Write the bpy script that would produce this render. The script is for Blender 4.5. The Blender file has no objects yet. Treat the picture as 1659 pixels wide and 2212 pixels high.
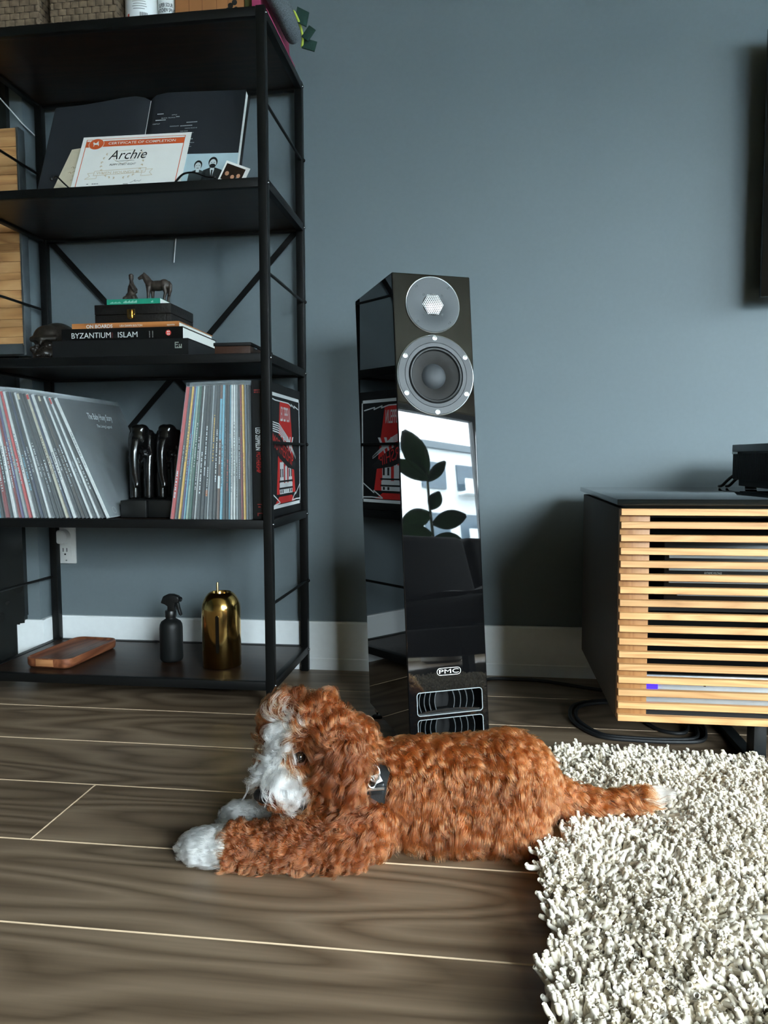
import bpy, bmesh, math, random
import numpy as np
from mathutils import Vector, Matrix

random.seed(7)
rng = np.random.default_rng(11)
scene = bpy.context.scene
COL = scene.collection

# ------------------------------------------------------------------ camera
# metres; X runs along the dark wall, Y into it, Z up; the phone is held 57.5 cm above the floor
cam_d = bpy.data.cameras.new('camera')
cam_d.sensor_fit = 'HORIZONTAL'
cam_d.sensor_width = 36.0
cam_d.lens = 1652.9 / 1659.0 * 36.0
cam_d.clip_start = 0.02
cam = bpy.data.objects.new('camera', cam_d)
COL.objects.link(cam)
_yaw, _pitch, _roll = math.radians(7.618), math.radians(4.134), math.radians(-0.236)
_f = Vector((-math.sin(_yaw) * math.cos(_pitch), math.cos(_yaw) * math.cos(_pitch), -math.sin(_pitch)))
_r = Vector((math.cos(_yaw), math.sin(_yaw), 0))
_u = _r.cross(_f)
_r, _u = _r * math.cos(_roll) + _u * math.sin(_roll), _u * math.cos(_roll) - _r * math.sin(_roll)
cam.matrix_world = Matrix(((_r.x, _u.x, -_f.x, 0), (_r.y, _u.y, -_f.y, 0), (_r.z, _u.z, -_f.z, 0.5752), (0, 0, 0, 1)))
scene.camera = cam

# ------------------------------------------------------------------ sky, exposure
world = bpy.data.worlds.new('overcast_sky')
scene.world = world
world.use_nodes = True
_wn = world.node_tree
_bg = _wn.nodes['Background']
_tc = _wn.nodes.new('ShaderNodeTexCoord')
_sx = _wn.nodes.new('ShaderNodeSeparateXYZ')
_wn.links.new(_tc.outputs['Generated'], _sx.inputs[0])
_cr = _wn.nodes.new('ShaderNodeValToRGB')
_cr.color_ramp.elements[0].position = 0.0
_cr.color_ramp.elements[0].color = (0.76, 0.90, 0.97, 1)
_cr.color_ramp.elements[1].position = 1.0
_cr.color_ramp.elements[1].color = (0.80, 0.92, 1.0, 1)
_wn.links.new(_sx.outputs['Z'], _cr.inputs[0])
_wn.links.new(_cr.outputs[0], _bg.inputs['Color'])
_bg.inputs['Strength'].default_value = 4.0

scene.view_settings.view_transform = 'Standard'
scene.view_settings.look = 'None'
scene.view_settings.gamma = 1.0
scene.view_settings.use_curve_mapping = False
scene.view_settings.exposure = 3.84

scene.cycles.max_bounces = 8
scene.cycles.diffuse_bounces = 3
scene.cycles.glossy_bounces = 8
scene.cycles.transmission_bounces = 8
scene.cycles.adaptive_threshold = 0.03
scene.cycles.caustics_reflective = False
scene.cycles.caustics_refractive = False

# daylight enters by the big window behind the sofa; this only tells the renderer where that opening is
def portal(name, loc, rot, sx, sy):
    l = bpy.data.lights.new(name, 'AREA')
    l.shape = 'RECTANGLE'
    l.size, l.size_y = sx, sy
    l.cycles.is_portal = True
    o = bpy.data.objects.new(name, l)
    COL.objects.link(o)
    o.location = loc
    o.rotation_euler = rot
    return o

ROOM = dict(x0=-3.2, x1=5.2, y0=-2.6, yw=2.012, h=2.62)
WIN = dict(x0=1.40, x1=5.0, z0=0.50, z1=2.40)
WIN2 = dict(y0=-2.2, y1=1.0, z0=0.30, z1=2.40)
portal('window_daylight', ((WIN['x0'] + WIN['x1']) / 2, ROOM['y0'] - 0.02, (WIN['z0'] + WIN['z1']) / 2), (math.pi / 2, 0, 0), WIN['x1'] - WIN['x0'], WIN['z1'] - WIN['z0'])
portal('side_window_daylight', (ROOM['x1'] + 0.02, (WIN2['y0'] + WIN2['y1']) / 2, (WIN2['z0'] + WIN2['z1']) / 2), (0, math.pi / 2, 0), WIN2['z1'] - WIN2['z0'], WIN2['y1'] - WIN2['y0'])

# ------------------------------------------------------------------ materials
def lin(c):
    return c / 12.92 if c <= 0.04045 else ((c + 0.055) / 1.055) ** 2.4
def rgb(r, g, b, k=1.0):
    return (lin(r / 255) * k, lin(g / 255) * k, lin(b / 255) * k, 1)

class NT:
    def __init__(self, name):
        self.m = bpy.data.materials.new(name)
        self.m.use_nodes = True
        self.t = self.m.node_tree
        self.p = self.t.nodes['Principled BSDF']
    def n(self, kind, **kw):
        nd = self.t.nodes.new('ShaderNode' + kind)
        for k, v in kw.items():
            if k in nd.inputs.keys() and not hasattr(nd, k):
                nd.inputs[k].default_value = v
            else:
                setattr(nd, k, v)
        return nd
    def l(self, a, b):
        self.t.links.new(a, b)
    def setp(self, **kw):
        for k, v in kw.items():
            self.p.inputs[k.replace('_', ' ')].default_value = v
    def ramp(self, fac, stops, interp='LINEAR'):
        r = self.n('ValToRGB')
        r.color_ramp.interpolation = interp
        e = r.color_ramp.elements
        while len(e) > 1:
            e.remove(e[-1])
        e[0].position, e[0].color = stops[0][0], stops[0][1]
        for p, c in stops[1:]:
            x = e.new(p)
            x.color = c
        if fac is not None:
            self.l(fac, r.inputs[0])
        return r
    def math(self, op, a, b=None):
        m = self.n('Math', operation=op)
        for i, v in enumerate((a, b)):
            if v is None:
                continue
            if isinstance(v, (int, float)):
                m.inputs[i].default_value = v
            else:
                self.l(v, m.inputs[i])
        return m.outputs[0]
    def mix(self, fac, a, b, mode='MIX'):
        m = self.n('MixRGB', blend_type=mode)
        for i, v in enumerate((fac, a, b)):
            if isinstance(v, (int, float)):
                m.inputs[i].default_value = v
            elif isinstance(v, tuple):
                m.inputs[i].default_value = v
            else:
                self.l(v, m.inputs[i])
        return m.outputs[0]
    def bump(self, h, strength=0.2, dist=0.002):
        b = self.n('Bump')
        b.inputs['Strength'].default_value = strength
        b.inputs['Distance'].default_value = dist
        self.l(h, b.inputs['Height'])
        self.l(b.outputs[0], self.p.inputs['Normal'])

MATS = {}
def mat(name, color, rough=0.5, metal=0.0, spec=0.5, coat=0.0, var=0.06, scale=40.0, bump=0.0, sheen=0.0, alpha=1.0, trans=0.0, emit=None, aniso=0.0):
    """a plain procedural material: colour with slight noise variation and optional fine relief"""
    if name in MATS:
        return MATS[name]
    t = NT(name)
    tc = t.n('TexCoord')
    nz = t.n('TexNoise')
    nz.inputs['Scale'].default_value = scale
    nz.inputs['Detail'].default_value = 3
    t.l(tc.outputs['Object'], nz.inputs['Vector'])
    lo = tuple(c * (1 - var) for c in color[:3]) + (1,)
    hi = tuple(min(1, c * (1 + var)) for c in color[:3]) + (1,)
    r = t.ramp(nz.outputs['Fac'], [(0.3, lo), (0.7, hi)])
    t.l(r.outputs[0], t.p.inputs['Base Color'])
    t.setp(Roughness=rough, Metallic=metal, Specular_IOR_Level=spec, Coat_Weight=coat, Coat_Roughness=0.03, Sheen_Weight=sheen, Alpha=alpha, Transmission_Weight=trans, Anisotropic=aniso)
    if bump:
        t.bump(nz.outputs['Fac'], bump)
    if emit:
        t.p.inputs['Emission Color'].default_value = emit[0]
        t.p.inputs['Emission Strength'].default_value = emit[1]
    MATS[name] = t.m
    return t.m

def wood(name, stops, along='x', stretch=9.0, freq=10.0, scale=1.6, rough=0.45, fine=0.25, bump=0.12, coat=0.0, perobj=True, spec=0.5):
    """grain made of contour lines of a stretched noise, plus fine fibres"""
    if name in MATS:
        return MATS[name]
    t = NT(name)
    tc = t.n('TexCoord')
    mp = t.n('Mapping')
    ax = 'xyz'.index(along)
    sc = [scale * stretch] * 3
    sc[ax] = scale
    mp.inputs['Scale'].default_value = sc
    t.l(tc.outputs['Object'], mp.inputs['Vector'])
    vec = mp.outputs[0]
    if perobj:
        oi = t.n('ObjectInfo')
        cb = t.n('CombineXYZ')
        r1 = t.math('MULTIPLY', oi.outputs['Random'], 37.0)
        for i in range(3):
            t.l(r1, cb.inputs[i])
        ad = t.n('VectorMath', operation='ADD')
        t.l(vec, ad.inputs[0])
        t.l(cb.outputs[0], ad.inputs[1])
        vec = ad.outputs[0]
    nz = t.n('TexNoise')
    nz.inputs['Scale'].default_value = 1.0
    nz.inputs['Detail'].default_value = 1.6
    nz.inputs['Roughness'].default_value = 0.45
    nz.inputs['Distortion'].default_value = 0.35
    t.l(vec, nz.inputs['Vector'])
    rings = t.math('FRACT', t.math('MULTIPLY', nz.outputs['Fac'], freq))
    tri = t.math('ABSOLUTE', t.math('SUBTRACT', t.math('MULTIPLY', rings, 2.0), 1.0))
    fb = t.n('Mapping')
    sc2 = [scale * 130] * 3
    sc2[ax] = scale * 3.5
    fb.inputs['Scale'].default_value = sc2
    t.l(tc.outputs['Object'], fb.inputs['Vector'])
    fn = t.n('TexNoise')
    fn.inputs['Scale'].default_value = 1.0
    fn.inputs['Detail'].default_value = 3
    t.l(fb.outputs[0], fn.inputs['Vector'])
    f = t.math('ADD', t.math('MULTIPLY', tri, 1 - fine), t.math('MULTIPLY', fn.outputs['Fac'], fine))
    r = t.ramp(f, stops)
    c = r.outputs[0]
    if perobj:
        v = t.math('ADD', t.math('MULTIPLY', oi.outputs['Random'], 0.30), 0.85)
        hv = t.n('HueSaturation')
        t.l(c, hv.inputs['Color'])
        t.l(v, hv.inputs['Value'])
        c = hv.outputs[0]
    t.l(c, t.p.inputs['Base Color'])
    t.setp(Roughness=rough, Coat_Weight=coat, Coat_Roughness=0.08, Specular_IOR_Level=spec)
    if bump:
        t.bump(f, bump, 0.001)
    MATS[name] = t.m
    return t.m

# ------------------------------------------------------------------ mesh helpers
class MB:
    """collects shapes of ONE part"""
    def __init__(self):
        self.v, self.f, self.mi, self.sm = [], [], [], []
    def add(self, vs, fs, mi=0, sm=False):
        b = len(self.v)
        self.v += [tuple(v) for v in vs]
        for f in fs:
            self.f.append(tuple(b + i for i in f))
            self.mi.append(mi)
            self.sm.append(sm)
        return self
    def box(self, x0, x1, y0, y1, z0, z1, mi=0):
        vs = [(x, y, z) for z in (z0, z1) for y in (y0, y1) for x in (x0, x1)]
        return self.add(vs, [(0, 2, 3, 1), (4, 5, 7, 6), (0, 1, 5, 4), (2, 6, 7, 3), (0, 4, 6, 2), (1, 3, 7, 5)], mi)
    def frame_box(self, o, u, v, w, mi=0):
        """box spanned by the vectors u, v, w from the corner o"""
        o, u, v, w = Vector(o), Vector(u), Vector(v), Vector(w)
        vs = [o + a * u + b * v + c * w for c in (0, 1) for b in (0, 1) for a in (0, 1)]
        fs = [(0, 2, 3, 1), (4, 5, 7, 6), (0, 1, 5, 4), (2, 6, 7, 3), (0, 4, 6, 2), (1, 3, 7, 5)]
        if u.cross(v).dot(w) < 0:
            fs = [tuple(reversed(f)) for f in fs]
        return self.add(vs, fs, mi)
    def prism(self, poly, o, u, v, w, mi=0, sm=False):
        """polygon (a, b) in the frame o + a*u + b*v, extruded by the vector w"""
        o, u, v, w = Vector(o), Vector(u), Vector(v), Vector(w)
        n = len(poly)
        lo = [o + a * u + b * v for a, b in poly]
        vs = lo + [p + w for p in lo]
        area = sum(poly[i][0] * poly[(i + 1) % n][1] - poly[(i + 1) % n][0] * poly[i][1] for i in range(n))
        flip = (u.cross(v).dot(w) < 0) != (area < 0)
        a, b = tuple(range(n)), tuple(range(n, 2 * n))
        caps = [tuple(reversed(a)), b]
        sides = [(i, (i + 1) % n, n + (i + 1) % n, n + i) for i in range(n)]
        if flip:
            caps = [tuple(reversed(c)) for c in caps]
            sides = [tuple(reversed(s)) for s in sides]
        self.add(vs, caps, mi)
        b0 = len(self.v) - 2 * n
        for s in sides:
            self.f.append(tuple(b0 + i for i in s))
            self.mi.append(mi)
            self.sm.append(sm)
        return self
    def poly(self, pts, mi=0):
        return self.add(pts, [tuple(range(len(pts)))], mi)
    def lathe(self, prof, n=32, o=(0, 0, 0), ax=(0, 0, 1), mi=0, sm=True, scale=(1, 1), close=True):
        """profile of (radius, height) turned about the axis ax through o"""
        o, ax = Vector(o), Vector(ax).normalized()
        e1 = ax.orthogonal().normalized() if abs(ax.z) < 0.99 else Vector((1, 0, 0))
        e2 = ax.cross(e1)
        vs, fs = [], []
        for r, h in prof:
            for i in range(n):
                a = 2 * math.pi * i / n
                vs.append(o + ax * h + e1 * (r * math.cos(a) * scale[0]) + e2 * (r * math.sin(a) * scale[1]))
        for k in range(len(prof) - 1):
            for i in range(n):
                j = (i + 1) % n
                fs.append((k * n + i, k * n + j, (k + 1) * n + j, (k + 1) * n + i))
        if close:
            if prof[0][0] > 1e-6:
                fs.append(tuple(reversed(range(n))))
            if prof[-1][0] > 1e-6:
                fs.append(tuple((len(prof) - 1) * n + i for i in range(n)))
        return self.add(vs, fs, mi, sm)
    def cyl(self, a, b, r, n=16, mi=0, sm=True, r2=None):
        a, b = Vector(a), Vector(b)
        return self.lathe([(r, 0), (r if r2 is None else r2, (b - a).length)], n, a, b - a, mi, sm)
    def ball(self, c, r, n=16, m=10, mi=0, rot=None):
        c = Vector(c)
        r = (r, r, r) if isinstance(r, (int, float)) else r
        vs, fs = [], []
        for k in range(1, m):
            t = math.pi * k / m
            for i in range(n):
                a = 2 * math.pi * i / n
                p = Vector((r[0] * math.sin(t) * math.cos(a), r[1] * math.sin(t) * math.sin(a), r[2] * math.cos(t)))
                vs.append(c + (rot @ p if rot else p))
        top = Vector((0, 0, r[2]))
        vs += [c + (rot @ top if rot else top), c - (rot @ top if rot else top)]
        T, B = len(vs) - 2, len(vs) - 1
        for i in range(n):
            j = (i + 1) % n
            fs.append((T, i, j))
            fs.append((B, (m - 2) * n + j, (m - 2) * n + i))
            for k in range(m - 2):
                fs.append((k * n + i, (k + 1) * n + i, (k + 1) * n + j, k * n + j))
        return self.add(vs, fs, mi, True)
    def tube(self, pts, r, n=8, mi=0, flat=1.0, caps=True):
        """round (or flattened) bar through the points; r may be a list"""
        pts = [Vector(p) for p in pts]
        m = len(pts)
        rs = r if isinstance(r, (list, tuple)) else [r] * m
        vs, fs = [], []
        e1 = None
        for k, p in enumerate(pts):
            d = (pts[min(k + 1, m - 1)] - pts[max(k - 1, 0)]).normalized()
            if e1 is None:
                e1 = d.orthogonal().normalized() if abs(d.z) > 0.9 else d.cross(Vector((0, 0, 1))).normalized()
            e1 = (e1 - d * e1.dot(d)).normalized()
            e2 = d.cross(e1)
            for i in range(n):
                a = 2 * math.pi * i / n
                vs.append(p + e1 * (rs[k] * math.cos(a)) + e2 * (rs[k] * flat * math.sin(a)))
        for k in range(m - 1):
            for i in range(n):
                j = (i + 1) % n
                fs.append((k * n + i, k * n + j, (k + 1) * n + j, (k + 1) * n + i))
        if caps:
            fs.append(tuple(reversed(range(n))))
            fs.append(tuple((m - 1) * n + i for i in range(n)))
        return self.add(vs, fs, mi, True)
    def text(self, key, o, u, v, size, mi=0, fit=None, align='l', sx=1.0):
        """prepared lettering laid in the frame o + a*u + b*v; fit = total width, size = cap height"""
        vs, fs, w, h = TEXTS[key]
        o, u, v = Vector(o), Vector(u).normalized(), Vector(v).normalized()
        s = size / h
        k = s * sx if fit is None else fit / w
        x0 = {'l': 0, 'c': -w / 2, 'r': -w}[align]
        return self.add([o + u * ((x + x0) * k) + v * (y * s) for x, y in vs], fs, mi)
    def mesh(self, name, mats, bevel=0.0, seg=2, angle=40):
        me = bpy.data.meshes.new(name)
        me.from_pydata(self.v, [], self.f)
        for m in mats:
            me.materials.append(m)
        me.polygons.foreach_set('material_index', self.mi)
        me.polygons.foreach_set('use_smooth', self.sm)
        me.update()
        if bevel:
            bm = bmesh.new()
            bm.from_mesh(me)
            es = [e for e in bm.edges if len(e.link_faces) == 2 and e.calc_face_angle(0) > math.radians(30)]
            flat = set(bm.faces)
            res = bmesh.ops.bevel(bm, geom=es, offset=bevel, segments=seg, affect='EDGES', profile=0.5, clamp_overlap=True)
            nf = set(res['faces'])
            for f in bm.faces:
                f.smooth = f in nf or f.smooth
            bm.to_mesh(me)
            bm.free()
            me.set_sharp_from_angle(angle=math.radians(angle))
        elif any(self.sm):
            me.set_sharp_from_angle(angle=math.radians(angle))
        return me

def smooth(pts, n=8):
    P = [Vector(p) for p in pts]
    P = [P[0] * 2 - P[1]] + P + [P[-1] * 2 - P[-2]]
    out = []
    for i in range(1, len(P) - 2):
        for k in range(n):
            t = k / n
            a, b, c, d = P[i - 1], P[i], P[i + 1], P[i + 2]
            out.append(0.5 * ((2 * b) + (c - a) * t + (2 * a - 5 * b + 4 * c - d) * t * t + (3 * b - a - 3 * c + d) * t ** 3))
    return out + [P[-2]]

def obj(name, data, parent=None, loc=None):
    o = bpy.data.objects.new(name, data)
    COL.objects.link(o)
    if parent is not None:
        o.parent = parent
    if loc is not None:
        o.location = loc
    return o

def tag(o, label=None, cat=None, group=None, kind=None):
    for k, v in (('label', label), ('category', cat), ('group', group), ('kind', kind)):
        if v:
            o[k] = v
    return o

def thing(name, label, cat, loc=(0, 0, 0), rot=None, group=None):
    """an Empty at the base of a thing; parts are given in its own frame"""
    o = bpy.data.objects.new(name, None)
    o.empty_display_size = 0.02
    COL.objects.link(o)
    o.location = loc
    if rot:
        o.rotation_euler = rot
    return tag(o, label, cat, group)

def world_of(o):
    m = Matrix.LocRotScale(o.location, o.rotation_euler, None)
    return world_of(o.parent) @ m if o.parent else m

def part(parent, name, mb, mats, bevel=0.0, seg=2, world=True, label=None, angle=40):
    """a part (or sub-part); with world=True its shapes are given in room coordinates"""
    if not isinstance(mats, (list, tuple)):
        mats = [mats]
    if world and parent is not None:
        inv = world_of(parent).inverted()
        mb.v = [tuple(inv @ Vector(v)) for v in mb.v]
    o = obj(name, mb.mesh(name, mats, bevel, seg, angle), parent)
    if label:
        o['label'] = label
    return o

def solo(name, mb, mats, label, cat, origin, bevel=0.0, seg=2, group=None, kind=None, rot=None):
    """a thing made of one mesh; shapes in room coordinates unless rot is given"""
    if not isinstance(mats, (list, tuple)):
        mats = [mats]
    if rot is None:
        ox, oy, oz = origin
        mb.v = [(a - ox, b - oy, c - oz) for a, b, c in mb.v]
    o = obj(name, mb.mesh(name, mats, bevel, seg), None, origin)
    if rot:
        o.rotation_euler = rot
    return tag(o, label, cat, group, kind)

def struct(name, mb, mats, label=None, bevel=0.0):
    if not isinstance(mats, (list, tuple)):
        mats = [mats]
    o = obj(name, mb.mesh(name, mats, bevel))
    o['kind'] = 'structure'
    if label:
        o['label'] = label
    return o

# ------------------------------------------------------------------ lettering, prepared once
TEXTS = {}
def prepare_texts(items):
    tmp = []
    for key, body, shear, bold in items:
        cu = bpy.data.curves.new('txt', 'FONT')
        cu.body = body
        cu.size = 1.0
        cu.shear = shear
        cu.offset = bold
        cu.resolution_u = 3
        o = bpy.data.objects.new('txt', cu)
        COL.objects.link(o)
        tmp.append((key, o, cu))
    bpy.context.view_layer.update()
    dg = bpy.context.evaluated_depsgraph_get()
    for key, o, cu in tmp:
        me = bpy.data.meshes.new_from_object(o.evaluated_get(dg))
        vs = [(v.co.x, v.co.y) for v in me.vertices]
        fs = [tuple(p.vertices) for p in me.polygons]
        if vs:
            x0, x1 = min(v[0] for v in vs), max(v[0] for v in vs)
            y0, y1 = min(v[1] for v in vs), max(v[1] for v in vs)
        TEXTS[key] = ([(x - x0, y - y0) for x, y in vs], fs, x1 - x0, y1 - y0)
        bpy.data.meshes.remove(me)
        bpy.data.objects.remove(o)
        bpy.data.curves.remove(cu)

prepare_texts([(k, k, s, b) for k, s, b in (
    ('CERTIFICATE OF COMPLETION', 0, 0.006), ('PUPPY START RIGHT', 0.3, 0.0), ('WHEN HOUNDS FLY', 0, 0.012), ('Archie', 0.25, 0.0),
    ('BYZANTIUM', 0, 0), ('AND', 0, 0), ('ISLAM', 0, 0), ('ON BOARDS', 0, 0.02), ('LISA DAWN BOLTON', 0, 0.01), ('appetite', 0.2, 0),
    ('LED ZEPPELIN', 0, 0.01), ('MOTHERSHIP', 0, 0.0), ('ANTI CHEW SPRAY', 0, 0.02), ('SUPER SOUR', 0, 0.02), ('PMC', 0, 0.0), ('EXTREME VOLTAGE', 0, 0.0),
    ('The Baby Huey Story', 0.3, 0.0), ('The Living Legend', 0.3, 0.0), ('THE BABY HUEY STORY', 0, 0.0), ('APPLE', 0, 0), ('BLACK TRUFFLE', 0, 0),
    ('CHESTNUT', 0, 0), ('CHOCOLATE', 0, 0), ('CREME FRAICHE', 0, 0), ('FOIE GRAS', 0, 0), ('WALNUT', 0, 0), ('POMEGRANATE  PUMPKIN', 0, 0), ('RED WINE', 0, 0),
    ('SCALLOP  SEA URCHIN', 0, 0), ('4 LP SET', 0, 0))])
# ================================================================== the room
YW = ROOM['yw']
M_WALL = mat('slate_paint', rgb(104, 115, 119), rough=0.55, var=0.02, scale=90, bump=0.015, spec=0.35)
M_OFFWHITE = mat('offwhite_paint', rgb(170, 160, 138), rough=0.7, var=0.02, scale=20)
M_SKIRT = mat('white_skirting_paint', rgb(236, 240, 240), rough=0.35, var=0.02, scale=60)
M_SUB = mat('subfloor', rgb(150, 128, 100), rough=0.9, var=0.05)

x0, x1, y0, h = ROOM['x0'], ROOM['x1'], ROOM['y0'], ROOM['h']
struct('wall_back', MB().box(x0, x1, YW, YW + 0.12, 0, h), M_WALL, 'slate blue painted wall')
w2 = WIN2
struct('wall_right', MB().box(x1, x1 + 0.12, y0, w2['y0'], 0, h).box(x1, x1 + 0.12, w2['y1'], YW, 0, h).box(x1, x1 + 0.12, w2['y0'], w2['y1'], 0, w2['z0']).box(x1, x1 + 0.12, w2['y0'], w2['y1'], w2['z1'], h), M_OFFWHITE)
struct('ceiling', MB().box(x0 - 0.1, x1 + 0.1, y0 - 0.1, YW + 0.1, h, h + 0.1), mat('ceiling_paint', rgb(158, 152, 126), rough=0.8, var=0.02))
struct('wall_left', MB().box(x0 - 0.12, x0, y0, YW, 0, h), M_WALL)
mb = MB()
mb.box(x0, WIN['x0'], y0 - 0.12, y0, 0, h).box(WIN['x1'], x1, y0 - 0.12, y0, 0, h)
mb.box(WIN['x0'], WIN['x1'], y0 - 0.12, y0, 0, WIN['z0']).box(WIN['x0'], WIN['x1'], y0 - 0.12, y0, WIN['z1'], h)
struct('wall_front', mb, M_OFFWHITE)

# chimney-breast corner beside the shelf: its front face carries a dark panel, its side runs back to the wall
COLX, COLY = -1.2187, 1.9445
struct('wall_return', MB().box(-2.6, COLX, COLY, YW, 0, h), M_WALL, 'slate painted wall corner beside the shelf')
mb = MB()
prof = [(-2.6, 0.115), (-1.281, 0.115), (-1.281, 0.118), (-1.272, 0.118), (-1.272, 0.121), (-1.2575, 0.123), (-1.2575, 0.141), (-1.2545, 0.143), (-1.2545, h), (-2.6, h)]
mb.prism(prof, (0, COLY - 0.016, 0), (1, 0, 0), (0, 0, 1), (0, 0.016, 0))
mb.box(-2.6, -1.2815, COLY - 0.016, COLY, 0, 0.1155)
struct('trim_1', mb, mat('dark_gloss_panel', rgb(30, 33, 33), rough=0.12, var=0.15, scale=6), 'dark glossy wall panel')

def skirting(name, o, u, length, label=None):
    """board with a small stepped shoe at its foot"""
    n = Vector(u).cross(Vector((0, 0, 1)))
    pr = [(0, 0), (0.016, 0), (0.016, 0.030), (0.0135, 0.0325), (0.0135, 0.127), (0.011, 0.131), (0, 0.131)]
    mb = MB().prism(pr, o, n, (0, 0, 1), Vector(u) * length)
    return struct(name, mb, M_SKIRT, label)
skirting('baseboard_back', (COLX, YW, 0), (1, 0, 0), x1 - COLX)
skirting('baseboard_side', (COLX, COLY, 0), (0, 1, 0), YW - COLY)
skirting('baseboard_left', (-1.281, COLY, 0), (1, 0, 0), COLX + 0.0160 + 1.281)

# floor: a base slab and one board per plank, chamfered edges
floor = struct('floor', MB().box(x0, x1, y0, YW, -0.05, -0.008), M_SUB, 'brown-grey wood-look plank floor')
M_PLANK = wood('floor_plank_wood', [(0.0, rgb(66, 52, 38)), (0.25, rgb(95, 79, 62)), (0.55, rgb(117, 99, 80)), (1.0, rgb(138, 120, 99))],
               stretch=6.0, freq=11.0, scale=1.15, rough=0.40, fine=0.42, bump=0.05, spec=0.45)
M_PEDGE = mat('plank_chamfer', rgb(205, 180, 150), rough=0.5, var=0.05)
PW, PL, CH = 0.1955, 1.28, 0.0016
def plank_mesh(L, W):
    mb = MB()
    a, c = 0.0003, CH
    xs0, xs1, ys0, ys1 = -L / 2 + a, L / 2 - a, -W / 2 + a, W / 2 - a
    top = [(xs0 + c, ys0 + c, 0), (xs1 - c, ys0 + c, 0), (xs1 - c, ys1 - c, 0), (xs0 + c, ys1 - c, 0)]
    mid = [(xs0, ys0, -0.0011), (xs1, ys0, -0.0011), (xs1, ys1, -0.0011), (xs0, ys1, -0.0011)]
    bot = [(x, y, -0.008) for x, y, z in mid]
    mb.add(top + mid + bot, [(0, 1, 2, 3)], 0)
    b = 0
    for i in range(4):
        j = (i + 1) % 4
        mb.f.append((b + 4 + i, b + 4 + j, b + j, b + i)); mb.mi.append(1); mb.sm.append(False)
        mb.f.append((b + 8 + i, b + 8 + j, b + 4 + j, b + 4 + i)); mb.mi.append(1); mb.sm.append(False)
    return mb.mesh('plank', [M_PLANK, M_PEDGE])
pm = plank_mesh(PL, PW)
offs = [0.0, 0.47, 0.83, 0.21, 0.66, 0.35, 0.92, 0.12, 0.55, 0.77]
row = 0
for k in range(-19, 5):
    ya = 1.0378 + PW * k
    if ya > YW - 0.05 or ya + PW < y0:
        continue
    W = min(PW, YW - 0.002 - ya)
    me = pm if abs(W - PW) < 1e-6 else plank_mesh(PL, W)
    # the joint between two boards at X = -0.68 lies in the row behind the paws
    st = {0: -0.68, -1: -0.75, -2: -0.72, 1: 0.06, 2: -0.06, 3: -0.2}.get(k, -0.3 + offs[k % 10] * PL) - PL * 3
    x = st
    while x < x1:
        if x + PL > x0:
            o = obj('plank', me, floor, (x + PL / 2, ya + W / 2, 0))
        x += PL

# window behind the sofa (seen in the loudspeaker's lacquer)
M_WFRAME = mat('window_frame_grey', rgb(92, 98, 100), rough=0.4)
t = NT('window_glass')
t.t.nodes.remove(t.p)
_tr, _gl, _mx = t.n('BsdfTransparent'), t.n('BsdfGlossy'), t.n('MixShader')
_gl.inputs['Roughness'].default_value = 0.0
_lw = t.n('LayerWeight'); _lw.inputs['Blend'].default_value = 0.06
t.l(_lw.outputs['Fresnel'], _mx.inputs[0]); t.l(_tr.outputs[0], _mx.inputs[1]); t.l(_gl.outputs[0], _mx.inputs[2])
t.l(_mx.outputs[0], t.t.nodes['Material Output'].inputs['Surface'])
M_GLASS = t.m
fr = MB()
wx0, wx1, wz0, wz1 = WIN['x0'], WIN['x1'], WIN['z0'], WIN['z1']
yg = y0 - 0.08
win = struct('window_1', MB().box(wx0, wx1, yg - 0.03, yg + 0.03, wz0, wz0 + 0.06).box(wx0, wx1, yg - 0.03, yg + 0.03, wz1 - 0.06, wz1).box(wx0, wx0 + 0.06, yg - 0.03, yg + 0.03, wz0, wz1).box(wx1 - 0.06, wx1, yg - 0.03, yg + 0.03, wz0, wz1), M_WFRAME, 'wide window with grey frame behind the sofa')
for xm in (3.2, 4.62):
    part(win, 'mullion', MB().box(xm - 0.03, xm + 0.03, yg - 0.03, yg + 0.03, wz0 + 0.06, wz1 - 0.06), M_WFRAME)
part(win, 'window_sill', MB().box(wx0 - 0.05, wx1 + 0.05, y0 - 0.02, y0 + 0.10, wz0 - 0.03, wz0), M_OFFWHITE, bevel=0.004)
edges = [wx0 + 0.06, 3.2, 4.62, wx1 - 0.06]
for a, b in zip(edges[:-1], edges[1:]):
    part(win, 'pane', MB().box(a + 0.02, b - 0.02, yg - 0.003, yg + 0.003, wz0 + 0.05, wz1 - 0.05), M_GLASS)

xg = x1 + 0.08
win2 = struct('window_2', MB().box(xg - 0.03, xg + 0.03, w2['y0'], w2['y1'], w2['z0'], w2['z0'] + 0.06).box(xg - 0.03, xg + 0.03, w2['y0'], w2['y1'], w2['z1'] - 0.06, w2['z1']).box(xg - 0.03, xg + 0.03, w2['y0'], w2['y0'] + 0.06, w2['z0'], w2['z1']).box(xg - 0.03, xg + 0.03, w2['y1'] - 0.06, w2['y1'], w2['z0'], w2['z1']), M_WFRAME, 'tall side window with grey frame')
ym = (w2['y0'] + w2['y1']) / 2
part(win2, 'mullion', MB().box(xg - 0.03, xg + 0.03, ym - 0.03, ym + 0.03, w2['z0'] + 0.06, w2['z1'] - 0.06), M_WFRAME)
for a, b in ((w2['y0'] + 0.06, ym), (ym, w2['y1'] - 0.06)):
    part(win2, 'pane', MB().box(xg - 0.003, xg + 0.003, a + 0.02, b - 0.02, w2['z0'] + 0.05, w2['z1'] - 0.05), M_GLASS)

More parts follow.
